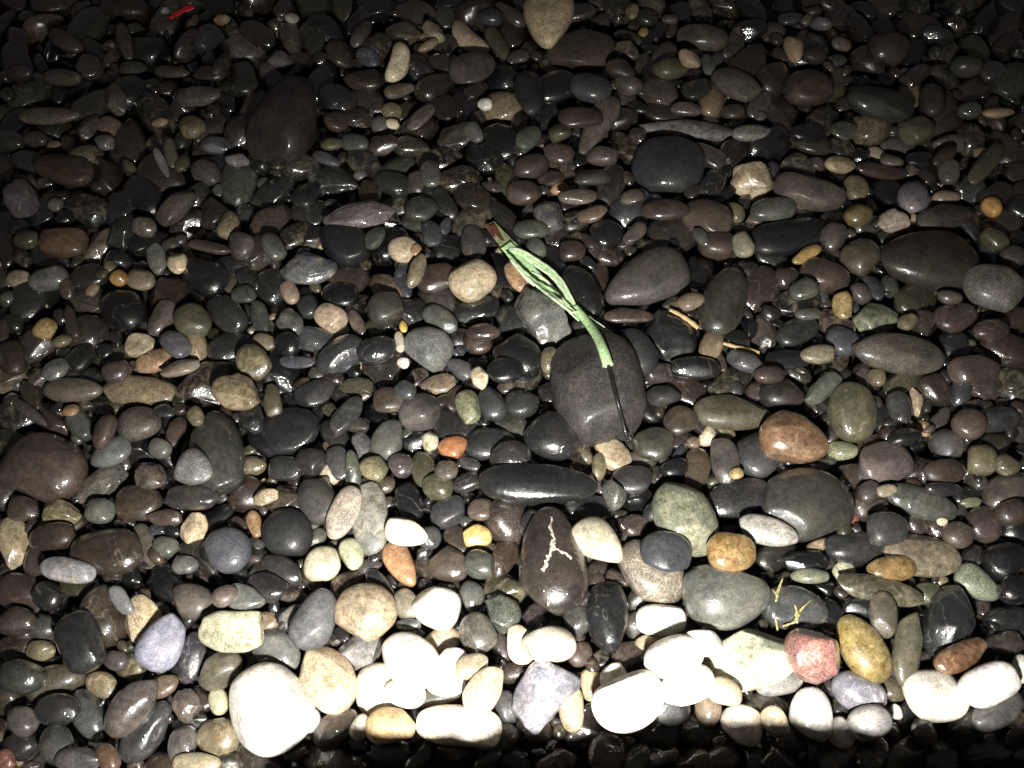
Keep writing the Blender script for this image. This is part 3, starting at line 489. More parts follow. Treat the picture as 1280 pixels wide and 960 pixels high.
-0.3316,0.2155,0.0144,-0.33,0.0244,0.0181,0.0143|M|p0o|stone|dull brown-grey rounded stone above and left of the pale yellow-green lumpy stone
-0.2726,0.2150,0.0297,-0.24,0.0216,0.0133,0.0094|G|p2o|pebble|glossy grey oval pebble above and right of the pale yellow-green lumpy stone
-0.4783,0.1376,0.0304,-0.21,0.0224,0.0159,0.0163|ND|p2o|stone|glossy dark green-grey oval stone just left of the grey-olive oval
-0.4562,0.1373,0.0075,0.31,0.0295,0.0174,0.0168|OM|p1o|stone|grey-olive oval at the lower left
-0.4097,0.1349,0.0083,-0.46,0.0175,0.0120,0.0088|TO|p1o|pebble|olive tan rounded pebble above and left of the brown-purple slanting long stone
-0.3697,0.1123,0.0207,1.04,0.0313,0.0191,0.0150|PM|b2o|stone|brown-purple slanting long stone
-0.3553,0.0905,0.0062,1.01,0.0319,0.0167,0.0139|DG|p2o|stone|large glossy greyish charcoal elongated stone below and right of the brown-purple slanting long stone
-0.4160,0.1051,0.0072,-0.98,0.0290,0.0147,0.0160|GU|p2o|stone|glossy bluish grey oval stone just left of the brown-purple slanting long stone
-0.3186,0.0781,0.0087,1.49,0.0187,0.0139,0.0102|GM|p2o|pebble|grey glossy upright oval near the bottom
-0.2850,0.0862,0.0065,-0.37,0.0220,0.0182,0.0144|TO|m2o|stone|tan-olive glossy round stone near the bottom
-0.3203,0.1156,0.0121,-0.96,0.0166,0.0129,0.0099|M|p2a|pebble|glossy brown-grey angular pebble just above the grey glossy upright oval
-0.4716,0.0989,0.0229,-0.50,0.0163,0.0127,0.0106|MG|p2o|pebble|glossy greyish brown-grey rounded pebble below and left of the grey-olive oval
-0.4715,0.0787,0.0094,-0.59,0.0172,0.0138,0.0156|PK|p2o|pebble|glossy blackish purple-brown rounded pebble below and left of the grey-olive oval
-0.4280,0.0761,0.0314,-0.94,0.0214,0.0150,0.0117|ND|p1o|stone|dark green-grey rounded stone below the grey-olive oval
-0.4375,0.1079,0.0265,-0.20,0.0228,0.0156,0.0130|D|p2o|stone|glossy charcoal oval stone just below the grey-olive oval
-0.3995,0.0629,0.0411,-0.06,0.0226,0.0108,0.0100|VD|p1o|pebble|dark violet-grey oval pebble below and left of the brown-purple slanting long stone
-0.2331,0.1099,0.0333,-0.88,0.0443,0.0370,0.0291|W|p0o|stone|biggest bright white stone
-0.2990,0.0612,0.0171,-0.04,0.0235,0.0104,0.0076|CO|p1o|pebble|olive cream elongated pebble below and right of the grey glossy upright oval
-0.1992,0.1947,0.0266,1.20,0.0315,0.0216,0.0125|GU|p0o|stone|smooth slate grey stone
-0.2393,0.1663,0.0064,-0.59,0.0261,0.0203,0.0141|G|p0o|stone|smooth grey rounded stone above the biggest white one
-0.1491,0.2056,0.0212,-0.42,0.0323,0.0275,0.0241|CT|m0o|stone|big cream-tan round stone
-0.1370,0.2310,0.0090,-0.91,0.0252,0.0098,0.0061|KG|p2o|pebble|glossy greyish black elongated pebble above and right of the big cream-tan round stone
-0.0779,0.2081,0.0211,-0.25,0.0251,0.0211,0.0169|W|p0o|stone|bright white oval pebble
-0.1094,0.2125,0.0128,-0.95,0.0177,0.0137,0.0087|MC|p1o|pebble|creamy brown-grey rounded pebble just left of the bright white oval pebble
-0.1822,0.1387,0.0181,-0.92,0.0367,0.0254,0.0178|CT|m0o|stone|large cream-tan oval stone
-0.1007,0.1537,0.0328,-0.67,0.0308,0.0247,0.0179|W|p0o|stone|tilted white oval stone
-0.1338,0.1269,0.0064,-1.18,0.0285,0.0225,0.0143|WC|p0o|stone|white stone right of the large cream-tan one
-0.0746,0.1768,0.0052,0.46,0.0233,0.0138,0.0087|CT|p1o|pebble|tan cream oval pebble above and right of the tilted white oval stone
-0.0347,0.1811,0.0235,-1.20,0.0213,0.0184,0.0145|MG|p2o|pebble|grey-brown glossy rounded stone
-0.0420,0.2233,0.0061,-1.35,0.0175,0.0130,0.0105|NG|p2o|pebble|glossy greyish green-grey oval pebble just right of the bright white oval pebble
-0.0090,0.2028,0.0193,-1.13,0.0201,0.0179,0.0152|EK|s1a|pebble|black-speckled pale green stone
-0.0606,0.1510,0.0310,0.83,0.0182,0.0133,0.0102|W|p0o|pebble|dull white oval pebble just right of the tilted white oval stone
-0.0389,0.1465,0.0396,0.30,0.0169,0.0120,0.0079|TC|p1o|pebble|creamy tan oval pebble above and left of the tan-cream slanting oval
-0.0260,0.1244,0.0444,0.96,0.0242,0.0166,0.0122|CT|s1o|stone|tan-cream slanting oval near the bottom
-0.1050,0.1248,0.0207,-0.26,0.0213,0.0139,0.0104|WC|p0o|pebble|dull creamy white oval pebble just below the tilted white oval stone
-0.1164,0.0942,0.0261,-0.06,0.0245,0.0171,0.0135|CY|p0o|stone|dull yellowish cream oval stone left of the wide cream stone
-0.0756,0.1225,0.0054,0.15,0.0252,0.0113,0.0090|M|p1o|pebble|brown-grey elongated pebble above and left of the wide cream stone
-0.0508,0.0953,0.0228,-0.08,0.0416,0.0186,0.0165|WC|m0b|stone|wide cream stone at the bottom
-0.1705,0.0933,0.0147,0.54,0.0240,0.0160,0.0102|MB|p2o|stone|glossy brownish brown-grey oval stone just below the large cream-tan oval stone
-0.1532,0.1686,0.0068,0.47,0.0258,0.0186,0.0150|LU|m1a|stone|blue-white quartz piece just below the big cream-tan round stone
-0.2536,0.2286,0.0186,-0.09,0.0224,0.0155,0.0114|D|p2o|pebble|glossy charcoal oval pebble above and left of the smooth slate grey stone
-0.0657,0.1358,0.0175,-0.18,0.0206,0.0142,0.0105|W|p0o|pebble|dull white oval pebble below and right of the tilted white oval stone
-0.0047,0.1133,0.0064,-1.24,0.0164,0.0126,0.0092|GK|p1o|pebble|blackish grey oval pebble just left of the angular lilac-grey quartz stone
0.0977,0.2003,0.0161,-1.56,0.0379,0.0226,0.0157|KD|p2o|stone|glossy black upright oval
0.0671,0.1998,0.0074,-1.26,0.0177,0.0149,0.0123|DG|p2o|pebble|glossy greyish charcoal rounded pebble just left of the glossy black upright oval
0.0364,0.1678,0.0353,0.20,0.0269,0.0182,0.0147|WC|p0o|stone|cream-white oval near the bottom center
0.0080,0.1702,0.0231,-1.20,0.0203,0.0144,0.0090|C|p0o|pebble|dull cream oval pebble just left of the cream-white oval
0.0295,0.1223,0.0284,0.94,0.0346,0.0258,0.0179|ZG|b1a|stone|angular lilac-grey quartz stone
0.0577,0.1103,0.0186,-1.52,0.0219,0.0125,0.0091|CT|m1o|pebble|mottled tan cream oval pebble below and right of the angular lilac-grey quartz stone
0.0808,0.1345,0.0059,-1.46,0.0167,0.0128,0.0099|TC|p0o|pebble|dull creamy tan oval pebble above and left of the large white egg-shaped stone
0.1020,0.1409,0.0138,-0.12,0.0147,0.0139,0.0124|W|p0o|pebble|dull white rounded pebble above and left of the large white egg-shaped stone
0.1111,0.1123,0.0482,0.44,0.0359,0.0253,0.0183|W|p0o|stone|large white egg-shaped stone at the bottom
0.1523,0.1962,0.0165,-0.01,0.0261,0.0164,0.0123|W|p0b|stone|white rounded block pebble
0.1565,0.1541,0.0474,0.21,0.0297,0.0198,0.0165|W|p0o|stone|big white stone right of center bottom
0.1876,0.1672,0.0461,-0.02,0.0185,0.0125,0.0101|W|p0b|pebble|dull white blocky pebble above and right of the big white stone
0.1666,0.1271,0.0459,0.34,0.0287,0.0170,0.0153|W|p0o|stone|dull white oval stone below and right of the big white stone
0.2394,0.1581,0.0214,0.19,0.0474,0.0300,0.0263|EW|m0a|stone|large pale green-white stone
0.2198,0.2182,0.0268,0.12,0.0449,0.0344,0.0271|GN|p1t|stone|big dark grey-green pear-shaped stone
0.2028,0.1221,0.0450,-0.42,0.0172,0.0129,0.0084|CT|p0o|pebble|dull tan cream oval pebble below and left of the large pale green-white stone
0.2221,0.0966,0.0177,-0.41,0.0207,0.0185,0.0118|WC|p0o|stone|pinkish-white oval near the bottom right
0.1526,0.1091,0.0281,0.22,0.0201,0.0172,0.0134|D|p1o|pebble|charcoal rounded pebble just right of the large white egg-shaped stone
0.1908,0.1102,0.0193,-1.67,0.0183,0.0130,0.0115|TM|p0o|pebble|dull drab tan oval pebble above and left of the pinkish-white oval
0.1187,0.1625,0.0056,0.09,0.0179,0.0140,0.0094|B|s2o|pebble|glossy speckled dark brown rounded pebble just above the large white egg-shaped stone
0.2885,0.2072,0.0216,-0.09,0.0343,0.0229,0.0158|DG|p2o|stone|dark stone draped with yellow strands
0.2941,0.1576,0.0451,0.28,0.0279,0.0273,0.0228|RV|s2a|stone|red-pink speckled stone just left of the yellow-topped olive oval
0.3510,0.1665,0.0217,-1.15,0.0354,0.0219,0.0180|YO|m1o|stone|yellow-topped olive oval just left of the upright brown-olive long stone
0.3751,0.1987,0.0305,-1.69,0.0238,0.0141,0.0091|MO|p1o|pebble|olive brown-grey oval pebble just below the green-brown glossy long stone
0.3913,0.1653,0.0324,1.26,0.0376,0.0136,0.0098|OM|p1o|stone|upright brown-olive long stone
0.3806,0.2260,0.0221,-0.20,0.0444,0.0144,0.0087|ON|m2o|stone|green-brown glossy long stone
0.4465,0.1938,0.0165,1.13,0.0397,0.0234,0.0246|KU|p2o|stone|dark blue-black upright stone
0.4403,0.1566,0.0381,0.42,0.0312,0.0125,0.0096|SB|m2o|stone|orange-brown glossy stone just below the dark blue-black upright stone
0.4555,0.1284,0.0463,0.34,0.0309,0.0184,0.0141|W|p0o|stone|white egg-shaped stone at the lower right
0.4103,0.1212,0.0306,0.07,0.0298,0.0248,0.0166|WC|p0o|stone|white-tan rounded stone at the lower right
0.3416,0.1253,0.0171,-0.43,0.0264,0.0188,0.0173|ZG|p1o|stone|lavender-grey oval at the lower right
0.3418,0.0966,0.0310,0.29,0.0221,0.0158,0.0158|WV|p0o|stone|pinkish-white round stone near the bottom right
0.2899,0.1056,0.0210,-1.68,0.0251,0.0205,0.0164|W|p0o|stone|white stone below the red-pink one
0.3177,0.0887,0.0170,-2.10,0.0142,0.0132,0.0130|W|p0o|pebble|dull white rounded pebble just left of the pinkish-white round stone
0.3946,0.0909,0.0240,-1.84,0.0148,0.0123,0.0104|P|p2o|pebble|glossy purple-brown rounded pebble just below the white-tan rounded stone
0.4633,0.1069,0.0345,0.50,0.0296,0.0149,0.0120|GD|p1o|stone|dark grey oval stone just below the white egg-shaped stone
0.5019,0.1700,0.0074,0.05,0.0224,0.0174,0.0165|PB|p1a|stone|brownish purple-brown angular stone above and right of the white egg-shaped stone
0.5125,0.1988,0.0085,0.06,0.0250,0.0127,0.0115|KU|p2o|pebble|glossy bluish black oval pebble below and right of the pale green wedge
0.5170,0.2241,0.0261,0.52,0.0186,0.0153,0.0131|K|p2o|pebble|glossy black rounded pebble just right of the pale green wedge
0.3555,0.2075,0.0131,0.26,0.0148,0.0138,0.0127|KD|p2o|pebble|glossy dark black rounded pebble below and left of the green-brown glossy long stone
0.3274,0.2003,0.0090,-1.77,0.0210,0.0165,0.0150|K|p2o|pebble|glossy black rounded pebble just right of the dark stone
0.2668,0.1368,0.0061,0.20,0.0244,0.0127,0.0101|GL|p1o|pebble|light grey oval pebble below and right of the large pale green-white stone
0.2526,0.0982,0.0231,-1.21,0.0145,0.0126,0.0086|C|p0o|pebble|dull cream rounded pebble just right of the pinkish-white oval"""
SMALL = """-0.6579,1.0341,0.0275,-0.46,0.0271,0.0138,0.0106|M|p0o
-0.5723,1.0380,0.0256,-1.27,0.0362,0.0110,0.0108|M|p0o
-0.6472,0.9653,0.0241,-0.27,0.0317,0.0116,0.0092|MT|p0o
-0.5898,0.8729,0.0216,1.46,0.0231,0.0136,0.0107|M|p0a
-0.6361,0.8472,0.0113,-0.17,0.0094,0.0086,0.0060|T|p0o
-0.4360,1.0842,0.0276,0.14,0.0128,0.0084,0.0081|T|p0a
-0.5291,1.1123,0.0207,0.40,0.0064,0.0046,0.0051|L|p1o
-0.4984,0.9901,0.0119,-0.27,0.0284,0.0123,0.0069|M|p0o
-0.4347,0.9691,0.0279,-0.03,0.0240,0.0144,0.0081|B|p0o
-0.4143,0.9764,0.0386,1.46,0.0306,0.0106,0.0099|P|p0o
-0.5557,0.9152,0.0324,-1.31,0.0251,0.0147,0.0122|M|p0a
-0.6182,0.9949,0.0165,-1.28,0.0221,0.0197,0.0131|P|p1o
-0.4661,0.7924,0.0376,-1.14,0.0228,0.0061,0.0041|V|p0o
-0.4431,0.8008,0.0284,-1.38,0.0190,0.0103,0.0070|O|p0o
-0.4583,0.8115,0.0337,-1.27,0.0226,0.0093,0.0063|M|p0o
-0.3713,0.8089,0.0243,-0.31,0.0163,0.0128,0.0096|V|p0a
-0.6579,0.7745,0.0108,0.49,0.0189,0.0134,0.0108|M|p0o
-0.4922,0.8823,0.0198,0.27,0.0118,0.0076,0.0049|T|p0o
-0.7171,0.9330,0.0229,-1.21,0.0124,0.0104,0.0068|N|p0o
-0.6628,0.8571,0.0118,0.10,0.0167,0.0112,0.0101|PB|p0o
-0.5589,0.8403,0.0247,-0.19,0.0140,0.0114,0.0066|G|s2a
-0.5536,0.9893,0.0200,-0.25,0.0255,0.0115,0.0081|N|p0o
-0.4097,0.8450,0.0136,0.01,0.0252,0.0130,0.0101|U|p1o
-0.6641,0.8184,0.0109,-0.08,0.0247,0.0164,0.0099|UK|p1o
-0.7071,0.9689,0.0281,0.08,0.0196,0.0116,0.0101|P|p0o
-0.1617,0.9518,0.0128,0.52,0.0249,0.0133,0.0078|MT|p0t
-0.1708,0.9133,0.0119,0.06,0.0147,0.0133,0.0104|OT|p0o
-0.1865,0.8865,0.0080,-1.28,0.0149,0.0125,0.0103|NG|p0o
-0.1676,0.8853,0.0138,-0.83,0.0097,0.0094,0.0047|C|p0o
-0.1279,0.8910,0.0202,0.85,0.0260,0.0127,0.0066|M|p0o
-0.1244,1.0348,0.0212,0.50,0.0172,0.0071,0.0061|T|p0o
-0.0315,1.0943,0.0223,0.01,0.0194,0.0134,0.0114|U|p0o
-0.2458,0.8821,0.0214,-1.14,0.0176,0.0165,0.0092|B|p0o
-0.3327,1.0931,0.0218,-0.31,0.0108,0.0102,0.0056|L|p1o
-0.1755,0.8371,0.0219,-0.01,0.0230,0.0158,0.0111|B|p0o
-0.2158,0.8399,0.0251,-0.28,0.0213,0.0136,0.0085|N|p0o
-0.2449,0.8327,0.0296,0.26,0.0162,0.0096,0.0068|O|p0o
-0.0529,0.8581,0.0260,-1.20,0.0202,0.0113,0.0075|G|p0o
-0.1082,0.7768,0.0333,-1.41,0.0251,0.0138,0.0086|NG|p1o
-0.2241,1.0570,0.0241,1.27,0.0299,0.0117,0.0099|P|p0o
-0.2507,0.8085,0.0262,-0.34,0.0204,0.0087,0.0065|U|p1o
-0.2115,1.0107,0.0202,-0.82,0.0215,0.0142,0.0083|U|p1o
-0.3386,1.0014,0.0239,-0.91,0.0223,0.0180,0.0103|V|p0a
-0.0216,1.0515,0.0099,-1.06,0.0346,0.0125,0.0087|OB|p0o
0.1233,0.8202,0.0198,-0.27,0.0218,0.0159,0.0120|M|b1o
0.1078,0.7768,0.0256,0.39,0.0265,0.0159,0.0088|NM|p0o
0.0649,0.7752,0.0068,0.01,0.0141,0.0098,0.0063|TS|p0a
0.2545,0.9851,0.0410,-0.43,0.0184,0.0121,0.0093|T|p0a
0.2882,1.0036,0.0147,-1.52,0.0219,0.0094,0.0057|NG|p0o
0.3316,0.8591,0.0235,0.15,0.0292,0.0136,0.0091|G|m0o
0.2475,0.9125,0.0157,-0.10,0.0225,0.0110,0.0071|M|p0o
0.3130,0.9076,0.0144,-0.01,0.0168,0.0124,0.0091|B|p1o
0.1980,1.0725,0.0141,1.44,0.0091,0.0078,0.0044|YO|p0o
0.1820,1.1061,0.0243,-1.62,0.0170,0.0102,0.0079|T|p0a
0.2045,1.1012,0.0167,1.37,0.0191,0.0181,0.0107|KO|p1o
0.2421,1.1038,0.0117,-0.05,0.0134,0.0085,0.0074|M|p0o
0.1755,1.0679,0.0078,-0.78,0.0252,0.0119,0.0062|N|p0o
0.1684,1.0211,0.0227,-0.05,0.0211,0.0154,0.0133|B|m1a
0.1681,0.9572,0.0196,-0.92,0.0217,0.0187,0.0153|M|p0o
0.1550,0.9662,0.0391,-0.27,0.0217,0.0131,0.0105|B|p0o
0.0221,0.8513,0.0224,0.98,0.0225,0.0153,0.0097|N|p0o
0.0635,0.8262,0.0181,-0.29,0.0220,0.0164,0.0096|B|p0o
0.0658,0.8527,0.0300,0.02,0.0164,0.0157,0.0111|O|p0o
0.0106,1.0161,0.0184,0.02,0.0153,0.0146,0.0071|M|p0o
0.4977,1.0574,0.0049,-0.00,0.0165,0.0122,0.0082|MC|p0o
0.4818,1.0193,0.0068,0.11,0.0165,0.0129,0.0069|NG|p0o
0.4402,1.0040,0.0289,-0.08,0.0170,0.0119,0.0100|B|p0o
0.4582,1.1049,0.0252,-0.05,0.0119,0.0076,0.0060|M|p0o
0.4679,1.0878,0.0161,-0.59,0.0169,0.0087,0.0102|V|p0o
0.4243,1.1015,0.0150,0.05,0.0194,0.0135,0.0070|U|p1o
0.6616,0.9897,0.0212,-0.31,0.0225,0.0156,0.0164|MN|p0o
0.6418,0.9014,0.0234,-0.42,0.0164,0.0128,0.0132|N|s2a
0.6832,0.8968,0.0235,0.15,0.0241,0.0093,0.0065|T|p0o
0.5389,0.8523,0.0044,-0.11,0.0239,0.0122,0.0076|P|p0o
0.5159,0.8107,0.0208,-0.38,0.0156,0.0097,0.0053|M|p0o
0.5001,0.7990,0.0133,0.01,0.0357,0.0117,0.0075|B|p0o
0.5906,0.7940,0.0173,-1.65,0.0194,0.0140,0.0097|M|s0o
0.5855,0.8151,0.0253,0.63,0.0215,0.0101,0.0072|B|p0o
0.4568,0.8585,0.0286,0.17,0.0197,0.0157,0.0082|N|p1o
0.4452,0.8057,0.0185,0.06,0.0226,0.0151,0.0088|T|p1o
0.4662,0.7739,0.0067,-1.35,0.0207,0.0168,0.0112|OT|p0o
0.5811,0.7563,0.0111,0.02,0.0187,0.0122,0.0091|TM|s0o
0.5567,0.8156,0.0170,0.04,0.0203,0.0134,0.0090|K|p2o
0.4060,0.8529,0.0298,0.02,0.0251,0.0140,0.0084|K|p2o
0.6135,0.8532,0.0081,0.01,0.0274,0.0136,0.0095|P|p0o
0.6902,0.9713,0.0288,0.87,0.0183,0.0168,0.0102|U|p1o
-0.6019,0.7369,0.0180,1.32,0.0100,0.0094,0.0083|M|p0o
-0.6257,0.6804,0.0162,-0.06,0.0162,0.0142,0.0114|O|p0o
-0.6180,0.6178,0.0181,-0.24,0.0152,0.0121,0.0076|TC|b0o
-0.5546,0.6027,0.0172,-1.28,0.0157,0.0098,0.0099|B|p1o
-0.5056,0.6331,0.0240,-0.87,0.0088,0.0079,0.0052|OT|p0o
-0.5118,0.6204,0.0264,-0.21,0.0084,0.0066,0.0039|O|p0o
-0.4659,0.6173,0.0170,-0.48,0.0202,0.0143,0.0091|TM|p0o
-0.4533,0.6521,0.0151,-1.24,0.0225,0.0121,0.0078|GN|p0o
-0.5222,0.6021,0.0180,1.45,0.0106,0.0070,0.0060|T|p0o
-0.3327,0.5949,0.0181,-0.22,0.0159,0.0133,0.0073|N|p1o
-0.5381,0.5245,0.0238,0.50,0.0114,0.0094,0.0066|OT|p0o
-0.5300,0.5482,0.0291,-1.14,0.0248,0.0074,0.0067|B|p1o
-0.4017,0.5204,0.0231,-0.76,0.0213,0.0146,0.0099|VU|p0o
-0.3902,0.4868,0.0246,0.31,0.0234,0.0108,0.0070|MC|p0o
-0.5370,0.4860,0.0220,0.92,0.0167,0.0125,0.0074|G|p2o
-0.5149,0.5055,0.0164,1.05,0.0201,0.0146,0.0085|K|b2o
-0.4658,0.4838,0.0221,0.74,0.0166,0.0158,0.0126|BP|p1o
-0.6160,0.5408,0.0191,-1.29,0.0196,0.0068,0.0060|B|p0o
-0.6241,0.5881,0.0176,0.02,0.0105,0.0102,0.0091|N|p1o
-0.3792,0.6531,0.0371,-0.07,0.0273,0.0084,0.0053|B|p0o
-0.3442,0.6608,0.0302,-0.56,0.0194,0.0179,0.0108|PM|p1o
-0.4728,0.6919,0.0279,-0.12,0.0159,0.0134,0.0096|M|b1o
-0.1039,0.6923,0.0142,-1.40,0.0226,0.0135,0.0080|UD|p0o
-0.1751,0.6737,0.0298,1.10,0.0177,0.0125,0.0071|N|p0o
-0.1214,0.6558,0.0286,-1.61,0.0107,0.0071,0.0044|TS|p0o
-0.1185,0.6218,0.0296,1.31,0.0240,0.0100,0.0082|TO|p1o
-0.2548,0.5852,0.0059,-1.21,0.0194,0.0137,0.0098|D|p0o
-0.2772,0.5999,0.0160,-1.07,0.0187,0.0108,0.0072|TM|p0o
-0.2506,0.6185,0.0047,-1.07,0.0131,0.0070,0.0050|O|p0o
-0.2690,0.5516,0.0219,-0.75,0.0186,0.0148,0.0110|NG|s1a
-0.1365,0.5293,0.0138,-1.36,0.0168,0.0067,0.0046|LC|p0o
-0.1331,0.5516,0.0127,-1.37,0.0085,0.0049,0.0030|Y|p0o
-0.1297,0.4987,0.0149,-0.15,0.0081,0.0072,0.0043|W|p0o
-0.2530,0.4954,0.0245,-0.12,0.0220,0.0092,0.0055|U|p2o
-0.2672,0.5167,0.0275,-0.18,0.0169,0.0151,0.0113|K|p2o
-0.1912,0.5598,0.0089,-1.06,0.0228,0.0088,0.0064|M|p1o
-0.2992,0.5270,0.0158,-0.34,0.0159,0.0114,0.0063|TO|p1o
-0.0419,0.5314,0.0084,-0.49,0.0198,0.0163,0.0127|B|p1o
-0.0369,0.4678,0.0359,-1.29,0.0143,0.0102,0.0059|CT|m1a
-0.0874,0.4736,0.0052,0.20,0.0218,0.0133,0.0081|TB|m1o
-0.0614,0.4951,0.0056,-0.42,0.0186,0.0120,0.0094|UG|p1o
0.0060,0.6219,0.0175,-1.01,0.0223,0.0125,0.0084|TS|m0o
-0.3099,0.5633,0.0125,-1.28,0.0244,0.0115,0.0075|ND|p1o
-0.3018,0.6602,0.0293,-1.11,0.0224,0.0150,0.0109|N|p0o
-0.0346,0.5356,0.0257,-0.00,0.0211,0.0123,0.0090|BP|p1o
0.0308,0.6659,0.0168,-1.29,0.0171,0.0135,0.0098|NG|p0o
0.1042,0.7161,0.0237,0.20,0.0211,0.0123,0.0077|TB|p0o
0.1590,0.6877,0.0201,0.72,0.0192,0.0107,0.0086|M|p2o
0.2958,0.7332,0.0061,-1.06,0.0167,0.0131,0.0102|OT|p0o
0.2418,0.6750,0.0282,-1.10,0.0156,0.0080,0.0053|N|p2o
0.0769,0.6633,0.0152,0.03,0.0174,0.0147,0.0098|B|p2o
0.2171,0.5738,0.0357,0.49,0.0172,0.0122,0.0087|TM|p0o
0.1428,0.5624,0.0194,0.00,0.0303,0.0098,0.0053|B|b0o
0.0442,0.4955,0.0282,-1.46,0.0176,0.0113,0.0088|OT|p1o
0.2756,0.4986,0.0189,-0.43,0.0212,0.0131,0.0100|VD|p1o
0.3013,0.4778,0.0253,0.03,0.0186,0.0108,0.0085|B|p0o
0.1585,0.7465,0.0226,0.03,0.0158,0.0106,0.0053|M|p0o
0.0855,0.7369,0.0339,0.01,0.0261,0.0122,0.0064|M|p0o
0.0248,0.6928,0.0218,0.00,0.0238,0.0149,0.0098|N|p1o
0.4523,0.7187,0.0190,0.75,0.0192,0.0167,0.0134|OY|p0o
0.4143,0.6810,0.0220,0.49,0.0193,0.0179,0.0120|P|p1o
0.4391,0.6050,0.0068,-0.70,0.0154,0.0140,0.0103|M|p0o
0.4084,0.5801,0.0155,-1.64,0.0198,0.0126,0.0111|TY|m1o
0.4810,0.5536,0.0223,0.63,0.0147,0.0108,0.0070|TO|p0a
0.4574,0.6132,0.0053,-1.38,0.0207,0.0120,0.0089|UD|p0o
0.3589,0.5957,0.0274,0.19,0.0177,0.0143,0.0080|N|p1o
0.3625,0.5660,0.0191,0.04,0.0165,0.0096,0.0064|N|p1o
0.3633,0.5067,0.0220,0.04,0.0207,0.0121,0.0090|TN|p1o
0.4311,0.4794,0.0144,-1.57,0.0128,0.0102,0.0077|TO|p0o
0.6190,0.6765,0.0213,-0.61,0.0189,0.0139,0.0110|O|p2o
0.6338,0.6475,0.0230,0.62,0.0168,0.0150,0.0104|M|p1o
0.5337,0.5810,0.0318,-0.26,0.0146,0.0089,0.0081|M|p0o
-0.3973,0.3869,0.0166,-0.37,0.0136,0.0115,0.0078|NG|p0o
-0.3780,0.3064,0.0146,-0.05,0.0199,0.0097,0.0061|B|p2o
-0.5072,0.4327,0.0217,0.10,0.0095,0.0081,0.0047|TS|p0o
-0.4570,0.4006,0.0321,1.36,0.0205,0.0121,0.0104|B|p0o
-0.5550,0.4317,0.0174,-0.58,0.0290,0.0070,0.0058|P|p1o
-0.3864,0.4105,0.0085,1.47,0.0200,0.0107,0.0091|B|p1o
-0.3570,0.4190,0.0352,-1.00,0.0131,0.0094,0.0065|OT|p0o
-0.3715,0.2745,0.0110,-0.18,0.0144,0.0110,0.0086|N|p2o
-0.3442,0.2535,0.0171,-0.17,0.0142,0.0108,0.0086|G|p2o
-0.3968,0.4297,0.0256,-0.50,0.0136,0.0091,0.0059|UK|p2o
-0.2805,0.3010,0.0092,-1.25,0.0176,0.0083,0.0065|TS|m1o
-0.1221,0.4526,0.0331,-0.48,0.0132,0.0104,0.0079|U|p1o
-0.0932,0.3998,0.0099,-1.22,0.0125,0.0100,0.0079|CE|m0a
-0.1248,0.3682,0.0124,-0.47,0.0154,0.0147,0.0107|P|p1o
-0.0724,0.3571,0.0254,-0.12,0.0132,0.0120,0.0071|M|p1o
-0.0467,0.3701,0.0125,-0.40,0.0137,0.0083,0.0053|GK|p2o
-0.0483,0.3510,0.0074,0.38,0.0197,0.0120,0.0087|D|p2o
-0.1767,0.3577,0.0193,-1.44,0.0249,0.0088,0.0054|N|p2o
-0.2686,0.3275,0.0221,0.18,0.0144,0.0091,0.0060|TC|s0a
-0.1712,0.2678,0.0098,-1.20,0.0186,0.0125,0.0094|EC|p0o
-0.0340,0.3146,0.0171,-0.06,0.0148,0.0134,0.0081|MB|s2o
-0.0890,0.2829,0.0180,-0.24,0.0137,0.0129,0.0094|GK|p2o
-0.2129,0.2865,0.0040,0.78,0.0125,0.0099,0.0067|N|p0o
-0.2774,0.4461,0.0217,-1.28,0.0219,0.0107,0.0078|O|p1o
-0.1839,0.4699,0.0123,-0.12,0.0209,0.0102,0.0057|OB|p1o
0.0977,0.3668,0.0134,-1.48,0.0161,0.0090,0.0058|TO|p1o
0.2255,0.4074,0.0064,1.02,0.0141,0.0090,0.0064|C|m1a
0.2066,0.3982,0.0090,0.15,0.0086,0.0075,0.0060|TB|p1o
0.2472,0.3542,0.0233,0.25,0.0084,0.0072,0.0049|TY|p0o
0.1815,0.3635,0.0145,0.23,0.0172,0.0110,0.0077|K|p2o
0.1354,0.3003,0.0060,0.14,0.0158,0.0133,0.0075|BP|p2o
0.1119,0.3307,0.0210,-1.17,0.0168,0.0125,0.0086|NG|s2a
0.1556,0.3136,0.0122,0.71,0.0154,0.0111,0.0094|D|p1o
0.0214,0.2958,0.0246,1.06,0.0166,0.0128,0.0104|KG|p2o
0.1781,0.4562,0.0121,0.03,0.0206,0.0128,0.0093|D|p0o
0.3775,0.3900,0.0049,0.00,0.0170,0.0120,0.0081|EO|s1b
0.4776,0.4179,0.0057,-1.47,0.0112,0.0081,0.0065|TY|p0a
0.4426,0.3982,0.0222,0.04,0.0194,0.0119,0.0106|K|s2o
0.5453,0.3625,0.0284,0.36,0.0152,0.0127,0.0105|OT|p1o
0.4720,0.3352,0.0239,-0.02,0.0223,0.0079,0.0071|D|p2o
0.5054,0.3258,0.0092,0.06,0.0118,0.0058,0.0040|EO|p1o
0.3117,0.2414,0.0177,-0.12,0.0196,0.0084,0.0070|EN|p1o
0.3753,0.3052,0.0021,-1.74,0.0101,0.0055,0.0035|R|p1o
0.3923,0.3342,0.0167,0.39,0.0137,0.0122,0.0109|PB|p1o
0.4075,0.3331,0.0268,0.27,0.0117,0.0069,0.0043|TM|p0o
0.4649,0.3009,0.0175,0.23,0.0058,0.0047,0.0042|C|p0o
-0.3984,0.2136,0.0287,-0.90,0.0186,0.0080,0.0072|VG|p0o
